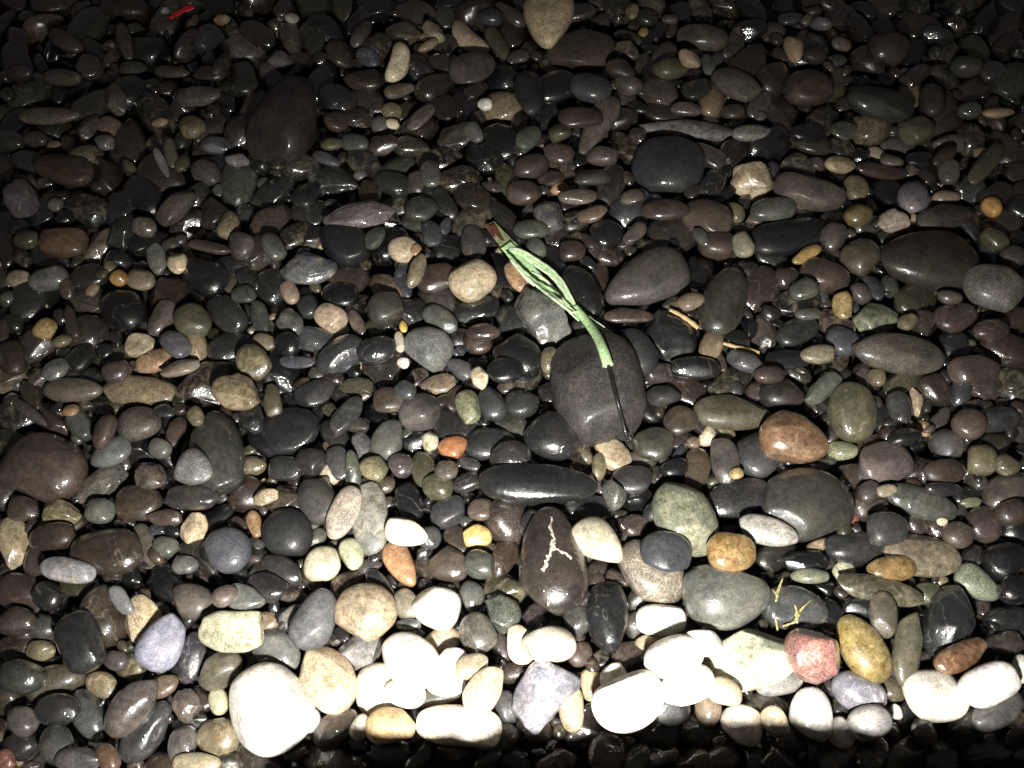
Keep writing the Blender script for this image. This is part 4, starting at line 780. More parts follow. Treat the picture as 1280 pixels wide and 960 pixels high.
-0.2894,0.2145,0.0415,0.49,0.0135,0.0108,0.0081|M|p1o
-0.4765,0.1664,0.0142,-0.15,0.0148,0.0099,0.0094|TO|p2o
-0.3963,0.1558,0.0170,-0.15,0.0141,0.0098,0.0091|P|p1o
-0.2916,0.1195,0.0050,-1.12,0.0141,0.0096,0.0083|CE|p1o
-0.3485,0.1339,0.0047,0.44,0.0153,0.0114,0.0078|TB|p1o
-0.3726,0.0647,0.0444,-0.79,0.0153,0.0095,0.0074|BS|p1o
-0.4778,0.0643,0.0222,-1.05,0.0111,0.0077,0.0071|RB|p1o
-0.1063,0.1916,0.0154,-0.01,0.0139,0.0063,0.0053|UG|p2o
-0.1980,0.0986,0.0194,0.43,0.0129,0.0115,0.0084|L|p0o
-0.1460,0.0932,0.0224,1.29,0.0127,0.0093,0.0080|LC|p0o
-0.2273,0.2017,0.0065,0.29,0.0176,0.0117,0.0069|G|p1o
0.0692,0.1641,0.0055,0.75,0.0146,0.0118,0.0092|BM|p1o
0.1424,0.1755,0.0118,0.18,0.0181,0.0078,0.0070|TC|p0o
0.5039,0.1474,0.0210,-1.95,0.0142,0.0091,0.0110|W|p0o
0.3804,0.1301,0.0052,-0.03,0.0142,0.0117,0.0087|OM|p1o
0.3789,0.1090,0.0056,-1.63,0.0079,0.0062,0.0048|W|p0o
0.4373,0.2260,0.0057,0.17,0.0174,0.0122,0.0096|O|p2o"""
FILL = """-0.267,0.730,0.008,-0.1,0.027,0.023,0.011|NK
0.119,0.065,0.013,0.8,0.021,0.012,0.011|N
-0.717,1.097,0.002,0.8,0.033,0.019,0.021|T
0.017,0.481,0.001,0.8,0.027,0.015,0.010|P
0.271,0.830,0.013,-0.8,0.031,0.016,0.014|PB
-0.120,0.073,0.001,-0.2,0.027,0.018,0.013|D
-0.123,0.776,0.014,-0.8,0.026,0.022,0.017|M
-0.701,0.955,0.002,1.3,0.042,0.031,0.021|N
0.241,0.639,0.001,-1.1,0.031,0.028,0.013|KD
0.694,1.150,0.002,-1.1,0.037,0.033,0.024|D
-0.055,0.072,0.002,0.1,0.026,0.017,0.017|M
0.102,0.557,0.002,0.6,0.036,0.025,0.018|M
0.020,0.093,0.001,0.2,0.023,0.018,0.014|B
-0.456,1.057,0.014,1.1,0.030,0.022,0.022|U
0.215,0.699,0.001,0.2,0.037,0.031,0.014|BD
-0.489,1.053,0.002,1.0,0.033,0.020,0.025|P
0.641,1.065,0.013,-0.2,0.025,0.012,0.014|U
0.159,0.855,0.001,-0.9,0.036,0.021,0.011|B
-0.596,0.660,0.001,-0.1,0.027,0.018,0.012|D
-0.535,1.113,0.002,1.3,0.044,0.022,0.017|M
-0.161,0.620,0.001,2.2,0.035,0.019,0.010|TM
-0.459,0.235,0.001,-0.1,0.022,0.013,0.009|O
0.385,0.360,0.001,0.3,0.024,0.017,0.010|BM
-0.200,1.049,0.002,0.9,0.036,0.026,0.024|BD
-0.539,0.864,0.002,1.7,0.044,0.027,0.018|BD
0.355,0.589,0.007,0.2,0.032,0.020,0.016|KD
0.285,0.270,0.001,0.5,0.028,0.017,0.012|OK
0.254,0.063,0.014,-0.4,0.019,0.016,0.016|K
0.359,0.855,0.002,0.3,0.038,0.025,0.019|D
-0.022,0.854,0.013,-0.3,0.034,0.027,0.011|K
-0.468,0.922,0.014,1.4,0.028,0.021,0.022|B
0.348,1.002,0.014,1.0,0.040,0.026,0.017|B
-0.576,0.528,0.002,1.0,0.029,0.022,0.021|M
-0.601,0.598,0.002,1.4,0.035,0.027,0.017|NK
-0.430,0.717,0.002,1.0,0.028,0.019,0.016|B
0.472,0.484,0.001,0.7,0.036,0.017,0.012|O
-0.290,0.338,0.001,-0.1,0.026,0.021,0.014|B
-0.281,0.691,0.013,0.7,0.027,0.017,0.011|OK
-0.016,0.927,0.002,-0.3,0.032,0.028,0.017|T
0.721,1.100,0.014,0.9,0.035,0.017,0.016|D
0.416,0.854,0.012,-0.2,0.032,0.028,0.013|O
0.580,0.969,0.001,1.5,0.039,0.016,0.012|T
0.411,0.066,0.002,-1.3,0.023,0.022,0.015|BD
0.339,0.662,0.001,-0.7,0.024,0.017,0.008|NK
-0.246,0.533,0.002,-0.3,0.036,0.023,0.019|U
-0.375,0.926,0.002,1.7,0.047,0.028,0.019|PB
0.529,1.016,0.002,-0.8,0.030,0.019,0.023|BM
0.312,0.612,0.001,0.5,0.034,0.029,0.015|B
0.588,1.151,0.001,0.4,0.035,0.028,0.014|M
-0.279,1.073,0.013,-0.7,0.035,0.021,0.013|K
0.068,0.091,0.002,0.6,0.026,0.019,0.016|P
-0.300,0.619,0.002,0.6,0.030,0.027,0.016|NK
0.634,0.980,0.010,-0.8,0.028,0.019,0.012|D
0.649,1.039,0.002,0.6,0.030,0.023,0.014|BM
0.310,0.545,0.001,-1.6,0.027,0.016,0.013|M
-0.331,1.056,0.013,-1.3,0.039,0.017,0.012|M
-0.169,0.391,0.001,-1.0,0.027,0.014,0.011|G
-0.393,0.278,0.001,-0.9,0.030,0.015,0.009|M
0.291,0.946,0.002,1.3,0.050,0.022,0.018|T
0.175,0.060,0.008,0.4,0.021,0.016,0.015|B
0.440,0.095,0.014,0.6,0.025,0.018,0.017|M
-0.098,0.918,0.013,-1.2,0.031,0.022,0.011|BD
0.487,0.092,0.013,0.9,0.021,0.012,0.012|B
-0.780,1.099,0.002,1.2,0.038,0.015,0.017|PB
-0.253,1.026,0.013,1.5,0.029,0.025,0.012|BM
0.333,1.143,0.002,0.0,0.029,0.025,0.024|B
0.204,0.990,0.013,1.3,0.040,0.017,0.011|KD
0.603,1.046,0.001,1.0,0.035,0.022,0.013|K
0.529,0.468,0.013,1.3,0.027,0.012,0.010|U
-0.578,0.437,0.001,0.4,0.024,0.022,0.013|NK
0.459,0.072,0.002,0.2,0.028,0.023,0.021|D
-0.556,0.946,0.003,0.8,0.036,0.028,0.030|KD
-0.101,0.834,0.001,0.5,0.035,0.025,0.015|KD
0.508,0.594,0.002,0.7,0.032,0.026,0.016|O
-0.593,0.922,0.014,0.9,0.039,0.024,0.016|O
-0.699,0.886,0.013,1.2,0.029,0.017,0.010|KD
-0.240,0.064,0.002,-0.5,0.029,0.017,0.017|BM
-0.048,0.727,0.002,0.8,0.039,0.026,0.017|M
-0.538,0.428,0.002,-0.8,0.028,0.015,0.013|BM
-0.203,0.408,0.001,-1.0,0.024,0.015,0.011|NK
-0.416,0.246,0.001,-0.2,0.027,0.015,0.013|K
0.091,0.069,0.012,-2.0,0.023,0.020,0.015|B
0.305,0.838,0.010,1.0,0.034,0.019,0.012|BD
-0.015,0.083,0.010,0.3,0.023,0.013,0.011|P
0.442,1.046,0.002,1.1,0.048,0.035,0.023|D
0.434,0.886,0.013,0.9,0.038,0.023,0.014|D
-0.583,0.821,0.014,0.7,0.024,0.017,0.020|TO
-0.392,1.158,0.003,0.4,0.032,0.023,0.027|BM
0.360,1.071,0.014,0.0,0.026,0.018,0.019|D
-0.009,0.722,0.013,-1.0,0.030,0.017,0.010|OK
-0.161,0.680,0.002,0.9,0.031,0.023,0.018|K
0.100,1.130,0.001,-0.3,0.034,0.025,0.015|P
0.316,0.064,0.002,0.7,0.027,0.020,0.015|M
-0.525,0.595,0.001,-0.2,0.036,0.023,0.012|M
-0.007,0.794,0.001,1.8,0.031,0.016,0.012|O
-0.273,0.495,0.010,1.6,0.034,0.024,0.013|KD
-0.495,1.152,0.004,0.9,0.029,0.019,0.022|N
0.053,1.023,0.001,-1.0,0.034,0.017,0.014|BD
-0.434,0.605,0.002,1.5,0.030,0.027,0.018|B
0.276,0.767,0.001,0.3,0.028,0.019,0.009|KD
0.525,1.084,0.013,-1.2,0.033,0.015,0.016|BD
0.051,0.653,0.001,-0.3,0.032,0.028,0.012|D
0.648,0.716,0.001,0.6,0.035,0.022,0.012|BM
0.690,0.800,0.005,0.2,0.023,0.018,0.016|BM
-0.329,0.261,0.001,-0.8,0.034,0.018,0.014|BD
-0.327,0.775,0.001,0.7,0.035,0.024,0.013|NK
0.002,0.310,0.002,0.6,0.033,0.028,0.022|PB
0.696,1.042,0.002,-1.2,0.031,0.020,0.018|O
-0.650,0.669,0.010,1.9,0.031,0.012,0.014|BD
-0.669,0.714,0.002,-0.4,0.037,0.021,0.017|K
-0.160,0.775,0.013,-0.3,0.028,0.018,0.015|NK
-0.524,0.543,0.002,-0.1,0.030,0.027,0.023|BM
0.615,0.776,0.002,-0.9,0.026,0.025,0.019|U
-0.205,0.510,0.014,0.7,0.033,0.023,0.019|U
-0.264,1.143,0.007,-1.2,0.037,0.020,0.018|O
0.561,0.476,0.008,-1.6,0.025,0.022,0.012|M
-0.362,0.234,0.001,-0.8,0.026,0.017,0.014|K
-0.490,0.759,0.003,-1.1,0.039,0.029,0.026|D
-0.078,0.864,0.013,0.4,0.032,0.023,0.012|M
-0.376,0.868,0.008,-0.1,0.027,0.025,0.023|BD
-0.165,0.814,0.001,0.8,0.039,0.025,0.012|N
-0.601,1.135,0.002,0.0,0.040,0.027,0.024|B
0.266,1.126,0.002,-0.9,0.029,0.020,0.020|D
-0.108,0.956,0.013,0.6,0.036,0.021,0.017|B
-0.154,0.500,0.002,1.3,0.037,0.029,0.016|BD
0.386,0.916,0.002,1.6,0.048,0.026,0.016|BD
0.613,0.907,0.002,0.9,0.044,0.030,0.020|BM
-0.536,0.676,0.002,1.0,0.034,0.017,0.018|TM
0.508,0.885,0.002,0.6,0.037,0.026,0.024|TM
-0.476,0.447,0.001,-0.2,0.024,0.015,0.011|OK
0.199,0.064,0.013,0.4,0.020,0.014,0.009|PB
0.213,1.081,0.001,0.9,0.035,0.018,0.012|K
-0.240,0.792,0.001,-0.5,0.039,0.031,0.015|NK
0.223,0.913,0.001,-0.2,0.034,0.023,0.012|PB
-0.076,0.936,0.001,1.4,0.033,0.028,0.014|KD
-0.040,0.840,0.002,1.9,0.038,0.030,0.019|K
0.641,0.864,0.006,-1.6,0.028,0.019,0.018|PB
0.591,0.418,0.001,0.1,0.022,0.020,0.012|P
-0.012,0.982,0.002,-0.1,0.029,0.024,0.019|K
-0.138,0.842,0.013,-0.2,0.026,0.016,0.012|O
-0.704,0.817,0.001,-0.9,0.035,0.020,0.015|PB
-0.650,1.093,0.002,1.0,0.040,0.030,0.017|N
0.377,0.068,0.013,0.3,0.030,0.016,0.012|O
-0.504,0.696,0.014,1.5,0.030,0.021,0.017|OK
-0.714,1.154,0.002,0.5,0.039,0.024,0.019|M
-0.009,0.263,0.011,1.0,0.023,0.015,0.008|B
-0.681,1.040,0.005,1.2,0.032,0.016,0.020|K
0.139,0.090,0.010,0.1,0.023,0.019,0.017|D
-0.629,0.738,0.006,1.7,0.029,0.025,0.015|D
-0.362,0.476,0.002,-0.2,0.034,0.031,0.024|BD
-0.403,1.048,0.002,-0.5,0.032,0.028,0.019|G
0.235,0.065,0.002,-2.4,0.019,0.019,0.016|D
0.263,0.480,0.001,0.8,0.036,0.018,0.014|OK
-0.324,0.665,0.013,1.1,0.033,0.022,0.014|BM
-0.308,1.142,0.002,-1.2,0.042,0.027,0.021|O
0.180,0.091,0.002,0.4,0.027,0.018,0.015|KD
0.133,0.776,0.011,1.2,0.036,0.020,0.013|BD
-0.094,0.599,0.001,-0.9,0.033,0.022,0.014|P
-0.100,1.010,0.002,-0.3,0.033,0.025,0.019|PB
-0.279,0.980,0.002,1.3,0.045,0.023,0.016|D
0.056,0.699,0.001,-0.2,0.024,0.021,0.011|B
0.503,0.467,0.006,-1.0,0.023,0.020,0.012|B
-0.729,1.003,0.014,-0.9,0.042,0.024,0.018|B
-0.177,0.061,0.002,-0.5,0.029,0.022,0.017|BM
-0.519,0.736,0.013,1.7,0.028,0.024,0.013|D
-0.079,0.675,0.001,0.1,0.026,0.021,0.012|KD
0.074,0.816,0.001,-1.1,0.029,0.019,0.012|BM
0.599,0.476,0.001,-1.6,0.025,0.024,0.014|OK
0.425,1.152,0.001,-1.7,0.031,0.026,0.014|K
-0.151,1.129,0.002,-0.4,0.041,0.028,0.018|P
0.154,0.906,0.002,0.1,0.027,0.020,0.016|BD
-0.248,0.928,0.013,-0.6,0.030,0.024,0.016|D
0.042,0.063,0.008,0.2,0.022,0.012,0.011|B
-0.533,0.623,0.013,-0.2,0.027,0.021,0.014|BD
-0.337,0.060,0.001,-0.2,0.020,0.013,0.010|B
0.744,1.051,0.007,0.7,0.030,0.017,0.012|B
-0.199,0.811,0.013,-0.9,0.033,0.020,0.013|D
0.005,0.691,0.005,1.2,0.034,0.021,0.013|D
-0.543,1.033,0.003,0.2,0.031,0.030,0.026|K
0.124,0.670,0.001,-0.0,0.027,0.020,0.011|P
-0.578,0.400,0.003,-0.0,0.022,0.019,0.010|OK
0.514,0.770,0.001,-1.3,0.034,0.023,0.013|K
-0.097,0.743,0.013,-0.8,0.032,0.019,0.010|D
0.692,0.846,0.002,-1.5,0.040,0.029,0.018|PB
-0.395,0.969,0.014,-0.8,0.038,0.031,0.016|OK
-0.507,0.912,0.007,-0.9,0.045,0.024,0.014|OK
-0.372,0.786,0.002,1.5,0.042,0.024,0.019|N
-0.049,0.750,0.013,-0.8,0.040,0.022,0.014|B
-0.383,1.065,0.013,-0.7,0.036,0.021,0.015|BD
-0.503,0.172,0.002,-0.1,0.022,0.019,0.019|B
-0.393,0.726,0.006,-1.4,0.028,0.020,0.017|B
-0.343,0.529,0.001,0.3,0.030,0.021,0.013|NK
0.473,0.972,0.001,1.2,0.038,0.017,0.014|O
0.469,0.717,0.001,-0.0,0.027,0.018,0.012|O
-0.231,0.227,0.001,-0.3,0.021,0.011,0.006|B
0.677,0.966,0.002,0.8,0.040,0.024,0.017|PB
-0.323,1.013,0.002,0.8,0.037,0.022,0.018|B
-0.319,0.715,0.002,0.9,0.036,0.025,0.022|BM
-0.456,1.135,0.013,-0.7,0.030,0.022,0.013|K
-0.471,0.680,0.013,0.7,0.027,0.018,0.011|KD
0.502,1.115,0.002,0.4,0.031,0.020,0.016|P
-0.653,0.885,0.001,0.6,0.028,0.019,0.013|O
0.644,0.758,0.014,0.2,0.027,0.018,0.018|BD
-0.235,1.098,0.013,1.0,0.031,0.015,0.012|KD
-0.627,1.036,0.002,-0.8,0.028,0.022,0.019|BD
-0.473,0.791,0.014,-0.5,0.038,0.027,0.021|BM
0.003,0.063,0.001,-0.5,0.020,0.016,0.011|K
-0.136,0.992,0.013,-0.4,0.030,0.019,0.016|KD
-0.324,0.311,0.001,0.7,0.022,0.014,0.008|KD
-0.558,0.799,0.002,-1.1,0.042,0.026,0.023|B
-0.209,0.629,0.002,-0.1,0.026,0.026,0.016|BM
0.555,0.398,0.001,0.7,0.025,0.016,0.014|O
-0.013,0.643,0.001,-1.1,0.038,0.020,0.014|K
0.367,1.121,0.013,-1.2,0.034,0.023,0.014|KD
-0.003,1.110,0.013,-0.8,0.031,0.016,0.014|M
0.159,0.742,0.002,1.1,0.034,0.027,0.018|U
0.620,1.093,0.002,-0.5,0.038,0.024,0.018|BD
-0.053,1.134,0.003,-1.6,0.044,0.036,0.033|B
0.172,1.144,0.002,1.2,0.041,0.029,0.015|OK
-0.430,0.875,0.002,1.2,0.041,0.022,0.018|P
0.379,0.977,0.012,0.9,0.037,0.026,0.022|B
-0.131,0.887,0.001,0.6,0.030,0.020,0.015|B
0.206,0.472,0.001,-0.6,0.027,0.019,0.009|B
-0.067,0.425,0.001,-0.3,0.027,0.025,0.013|D
0.625,0.570,0.001,-0.1,0.026,0.017,0.015|B
-0.087,0.066,0.012,1.0,0.020,0.012,0.010|D
0.213,0.953,0.002,-1.3,0.029,0.028,0.017|M
0.268,0.953,0.013,0.5,0.027,0.021,0.014|NK
0.458,0.364,0.002,0.9,0.027,0.018,0.017|B
-0.567,0.739,0.002,-0.4,0.035,0.023,0.019|D
-0.256,0.327,0.008,0.9,0.022,0.019,0.012|BM
0.272,0.537,0.001,-0.5,0.023,0.020,0.012|NK
0.756,1.094,0.002,0.8,0.042,0.022,0.021|PB
0.389,0.502,0.001,0.8,0.030,0.016,0.009|K
-0.220,0.899,0.013,0.2,0.026,0.021,0.010|B
0.618,1.131,0.014,-0.9,0.028,0.019,0.022|NK
0.244,0.532,0.011,1.2,0.030,0.014,0.012|T
-0.127,0.577,0.007,0.5,0.023,0.020,0.009|D
-0.118,0.479,0.001,0.8,0.023,0.014,0.008|BD
0.541,0.530,0.001,-1.2,0.023,0.021,0.015|D
0.395,0.810,0.002,-0.9,0.026,0.020,0.020|OK
-0.595,0.484,0.007,0.9,0.026,0.017,0.013|TM
0.136,0.333,0.001,0.0,0.022,0.016,0.012|KD
0.572,0.808,0.001,1.2,0.031,0.016,0.013|B
0.252,0.115,0.001,0.1,0.024,0.013,0.008|M
-0.165,1.069,0.013,0.7,0.028,0.027,0.015|TO
0.394,1.090,0.001,0.9,0.033,0.026,0.014|M
0.556,0.292,0.002,-0.6,0.025,0.020,0.015|K
-0.002,1.090,0.002,-1.3,0.045,0.022,0.017|B
-0.273,0.761,0.013,1.3,0.032,0.019,0.011|D
0.047,0.913,0.002,0.9,0.033,0.019,0.015|KD
0.269,0.778,0.013,1.1,0.029,0.017,0.012|D
-0.630,0.972,0.001,1.4,0.030,0.018,0.011|NK
0.603,0.711,0.002,-1.4,0.029,0.018,0.017|D
-0.503,0.651,0.013,0.3,0.019,0.017,0.014|KD
0.355,0.924,0.013,1.0,0.029,0.015,0.008|M
-0.056,0.285,0.001,-0.5,0.021,0.017,0.009|BM
-0.332,0.624,0.013,-0.8,0.023,0.015,0.012|D
0.568,1.101,0.001,-1.4,0.026,0.018,0.011|D
-0.095,1.146,0.013,0.0,0.023,0.020,0.010|KD
0.499,0.431,0.001,0.9,0.023,0.010,0.010|M
-0.499,0.967,0.001,0.7,0.021,0.016,0.009|PB
-0.496,0.861,0.001,-0.8,0.027,0.019,0.012|TO
-0.159,0.437,0.001,-0.7,0.020,0.011,0.006|K
-0.008,0.229,0.002,-0.1,0.024,0.021,0.017|O
-0.672,1.139,0.001,1.2,0.024,0.011,0.011|U
-0.390,0.151,0.001,-0.4,0.021,0.017,0.011|TO
0.023,0.199,0.001,0.7,0.018,0.016,0.013|P
0.082,0.714,0.010,0.4,0.020,0.016,0.012|K
-0.503,0.122,0.001,1.7,0.016,0.014,0.013|M
0.215,1.141,0.011,1.7,0.032,0.023,0.020|M
-0.735,1.046,0.013,-1.1,0.034,0.015,0.014|BM
-0.297,0.372,0.001,-0.0,0.019,0.012,0.010|TO
0.176,0.489,0.008,0.1,0.022,0.014,0.011|M
0.504,0.553,0.010,-2.2,0.022,0.017,0.016|M
0.330,0.231,0.001,-0.7,0.016,0.013,0.010|KD
-0.128,0.719,0.001,-0.5,0.023,0.015,0.011|N
0.002,0.570,0.001,1.6,0.026,0.026,0.013|NK
0.453,0.841,0.013,-1.2,0.022,0.019,0.013|BD
-0.189,0.758,0.013,1.6,0.023,0.016,0.010|B
0.543,1.128,0.008,-0.6,0.024,0.012,0.012|D
0.266,0.081,0.013,-0.7,0.015,0.013,0.011|N
0.730,0.899,0.001,-1.3,0.024,0.020,0.013|BM
0.444,0.308,0.001,-1.2,0.017,0.013,0.008|BM
-0.173,0.238,0.001,0.6,0.021,0.015,0.009|B
0.428,0.723,0.001,0.7,0.024,0.016,0.009|D
-0.384,0.524,0.006,-1.1,0.021,0.016,0.015|T
-0.562,0.457,0.012,-1.0,0.023,0.012,0.008|BM
-0.428,0.391,0.002,-0.8,0.023,0.018,0.017|K
-0.154,0.744,0.008,0.0,0.020,0.018,0.009|OK
-0.211,1.146,0.002,1.3,0.039,0.031,0.021|D
-0.013,0.175,0.001,-1.0,0.020,0.011,0.007|P
0.391,0.107,0.001,1.0,0.018,0.009,0.006|U
0.142,0.067,0.013,0.4,0.020,0.011,0.009|PB
-0.299,1.059,0.013,-1.2,0.035,0.021,0.012|OK
-0.424,0.759,0.007,0.9,0.023,0.016,0.014|NK
-0.287,0.808,0.013,-0.1,0.027,0.022,0.019|NK
-0.074,0.783,0.013,0.5,0.031,0.021,0.014|B
-0.486,0.519,0.001,0.3,0.022,0.015,0.008|O
0.683,0.765,0.013,0.7,0.023,0.013,0.009|BD
0.227,1.025,0.013,1.1,0.030,0.017,0.011|M
-0.088,0.253,0.001,-0.4,0.019,0.013,0.011|PB
0.343,0.496,0.001,-0.8,0.021,0.017,0.010|BD
-0.597,1.030,0.004,1.2,0.023,0.011,0.010|M
0.398,0.322,0.001,0.1,0.022,0.014,0.012|M
-0.382,0.357,0.001,0.7,0.018,0.014,0.010|PB
-0.266,0.868,0.001,1.2,0.026,0.016,0.009|BD
0.002,0.147,0.001,0.0,0.017,0.011,0.008|B
-0.103,1.057,0.001,-0.7,0.023,0.021,0.012|P
0.001,0.423,0.001,-0.7,0.025,0.016,0.012|N
-0.360,0.730,0.001,1.2,0.023,0.013,0.007|U
-0.351,1.127,0.006,1.6,0.035,0.020,0.018|PB
-0.405,0.827,0.001,1.9,0.028,0.012,0.008|D
-0.359,0.642,0.013,-0.1,0.023,0.017,0.010|D
0.400,0.561,0.001,-0.8,0.028,0.017,0.012|B
0.583,0.379,0.002,-1.7,0.019,0.014,0.016|D
0.163,0.445,0.001,-0.9,0.020,0.017,0.009|KD
0.773,1.134,0.014,0.9,0.030,0.023,0.024|U
0.509,0.337,0.001,0.2,0.020,0.012,0.009|K
-0.804,1.159,0.001,1.5,0.040,0.017,0.012|K
0.496,0.265,0.001,0.7,0.018,0.013,0.014|D
0.331,1.044,0.013,1.1,0.037,0.017,0.013|N
0.073,0.377,0.001,0.8,0.027,0.017,0.012|BM
-0.207,0.072,0.013,0.4,0.015,0.009,0.007|P
0.359,0.448,0.001,0.4,0.019,0.014,0.009|D
0.053,0.794,0.001,-0.2,0.020,0.014,0.011|BM
0.516,0.365,0.001,-0.7,0.018,0.013,0.009|OK
-0.651,0.955,0.010,1.6,0.030,0.012,0.009|K
-0.166,0.558,0.001,0.3,0.022,0.014,0.009|O
-0.208,0.939,0.002,-0.6,0.033,0.025,0.016|B
-0.571,0.340,0.002,-0.7,0.020,0.018,0.016|M
0.344,0.068,0.013,0.9,0.021,0.014,0.012|BD
-0.508,0.263,0.001,1.8,0.019,0.015,0.014|P
-0.155,0.926,0.001,1.0,0.023,0.013,0.008|B
-0.258,0.449,0.001,-0.9,0.020,0.012,0.011|K
0.286,1.128,0.013,-1.1,0.027,0.017,0.011|M
-0.424,0.670,0.001,-1.0,0.024,0.011,0.010|O
0.147,0.379,0.001,-0.2,0.018,0.011,0.006|M
-0.771,1.145,0.013,-1.0,0.029,0.021,0.014|M
0.617,0.663,0.002,-1.2,0.023,0.013,0.016|U
0.680,1.099,0.002,-0.5,0.022,0.016,0.016|BD
-0.703,0.857,0.007,-0.3,0.030,0.021,0.016|N
0.437,0.427,0.001,-1.4,0.023,0.016,0.011|D
-0.063,0.542,0.001,0.5,0.016,0.013,0.006|KD
-0.589,0.987,0.001,-0.1,0.022,0.015,0.013|B
-0.136,0.615,0.009,-1.2,0.020,0.012,0.006|U
-0.625,0.653,0.013,-0.8,0.020,0.010,0.010|NK
-0.275,0.261,0.001,-0.1,0.018,0.016,0.010|OK
0.136,1.109,0.001,0.2,0.017,0.014,0.012|B
-0.029,0.691,0.009,0.3,0.016,0.014,0.010|D
0.297,0.639,0.012,0.1,0.018,0.012,0.008|BD
-0.253,0.198,0.001,-0.1,0.014,0.011,0.009|T
0.195,0.404,0.001,0.2,0.016,0.013,0.007|PB
0.590,0.982,0.013,0.7,0.028,0.014,0.010|P
-0.478,0.303,0.001,0.7,0.012,0.010,0.008|B
-0.411,1.127,0.007,-1.0,0.022,0.012,0.008|B
0.290,0.071,0.007,-1.6,0.013,0.008,0.006|K
-0.229,0.437,0.001,0.9,0.016,0.011,0.008|K
-0.288,0.585,0.001,0.7,0.017,0.014,0.007|OK
0.132,0.220,0.001,1.1,0.014,0.011,0.006|OK
0.489,0.068,0.013,-0.4,0.011,0.008,0.005|U
-0.505,0.486,0.001,-0.4,0.016,0.014,0.011|NK
0.161,0.944,0.001,0.3,0.022,0.014,0.012|P
-0.650,0.624,0.002,-0.8,0.022,0.018,0.016|O
-0.725,0.911,0.010,1.0,0.016,0.014,0.009|O
-0.586,0.717,0.013,1.0,0.014,0.012,0.011|K
-0.615,0.558,0.008,-0.3,0.016,0.013,0.011|OK
0.011,0.896,0.006,1.2,0.022,0.013,0.008|B
-0.426,1.082,0.013,-1.3,0.022,0.013,0.010|N
-0.317,0.101,0.001,0.2,0.019,0.010,0.009|K
-0.425,0.912,0.013,1.2,0.018,0.011,0.010|BD
0.128,0.193,0.001,-1.5,0.015,0.012,0.010|M
0.309,0.710,0.001,0.2,0.021,0.012,0.007|D
0.109,0.632,0.001,1.4,0.024,0.015,0.010|B
0.583,0.856,0.001,-1.2,0.018,0.009,0.007|BM
0.193,0.254,0.001,1.0,0.014,0.009,0.005|B
0.113,0.243,0.001,-0.4,0.014,0.009,0.005|BM
-0.204,0.465,0.001,-0.6,0.017,0.011,0.007|BD
0.166,0.361,0.002,-0.8,0.015,0.012,0.009|NK
0.481,0.933,0.001,0.9,0.020,0.014,0.010|BM
0.426,0.486,0.001,-1.3,0.021,0.018,0.010|P
-0.214,0.242,0.001,-0.9,0.017,0.010,0.006|B
-0.560,0.571,0.001,-0.2,0.013,0.013,0.011|BD
-0.067,0.454,0.011,1.2,0.018,0.010,0.005|B
-0.212,0.480,0.013,-0.2,0.014,0.008,0.006|BM
-0.152,0.255,0.006,0.2,0.014,0.008,0.004|P
-0.023,0.066,0.013,0.7,0.016,0.009,0.007|D
-0.608,0.756,0.013,0.3,0.018,0.013,0.007|B
-0.473,0.213,0.003,1.1,0.014,0.012,0.011|P
-0.249,0.470,0.013,0.8,0.014,0.010,0.006|B
0.682,0.921,0.013,1.0,0.021,0.009,0.007|B
0.761,1.036,0.013,0.5,0.023,0.015,0.014|K
-0.101,1.113,0.007,1.4,0.022,0.018,0.009|N
0.552,0.985,0.001,-1.8,0.018,0.016,0.009|D
0.091,0.253,0.001,0.9,0.016,0.010,0.009|BD
-0.618,0.853,0.001,-0.8,0.023,0.014,0.013|B
-0.042,0.503,0.001,-0.4,0.015,0.009,0.005|BD
0.348,0.624,0.013,0.5,0.017,0.014,0.012|BM
0.138,1.002,0.001,-0.7,0.020,0.013,0.008|D
-0.109,0.401,0.001,0.5,0.019,0.014,0.007|K
-0.180,0.422,0.007,-0.5,0.016,0.011,0.007|M
-0.310,0.123,0.001,-0.9,0.015,0.008,0.007|B
0.463,1.137,0.013,-0.7,0.017,0.012,0.011|BM
0.046,0.465,0.001,-0.6,0.016,0.015,0.007|BD
0.391,0.736,0.001,-1.7,0.016,0.015,0.008|D
0.350,0.373,0.001,0.4,0.021,0.011,0.009|N
0.220,0.577,0.005,-0.4,0.015,0.009,0.007|BD
0.015,1.153,0.001,0.6,0.018,0.015,0.007|BD
-0.342,0.819,0.012,1.1,0.022,0.019,0.015|KD
0.377,0.538,0.001,-1.1,0.015,0.010,0.006|D
0.494,1.138,0.014,-0.6,0.024,0.021,0.016|B
-0.027,0.778,0.007,-0.5,0.017,0.012,0.007|M
-0.269,0.060,0.012,0.3,0.013,0.011,0.007|OK
0.331,0.278,0.001,0.6,0.014,0.008,0.007|T
0.174,0.680,0.003,-0.8,0.017,0.013,0.010|D
0.478,0.615,0.006,-1.4,0.015,0.011,0.009|N
-0.150,0.079,0.010,-0.4,0.013,0.008,0.007|K
0.676,0.733,0.013,-0.9,0.022,0.016,0.010|KD
-0.194,0.589,0.001,1.1,0.020,0.013,0.009|K
-0.351,0.978,0.013,-1.0,0.026,0.016,0.009|M
-0.520,0.803,0.013,-0.8,0.019,0.009,0.006|B
-0.163,0.715,0.012,-0.5,0.018,0.016,0.009|KD
-0.500,0.089,0.001,-1.1,0.016,0.007,0.008|B
0.118,0.313,0.001,-0.3,0.014,0.008,0.007|O
0.685,0.894,0.010,-1.3,0.021,0.012,0.010|B
-0.695,1.008,0.013,-1.1,0.022,0.009,0.009|D
-0.562,0.881,0.013,-0.3,0.020,0.016,0.008|TM
-0.203,0.360,0.001,-0.6,0.016,0.011,0.010|C
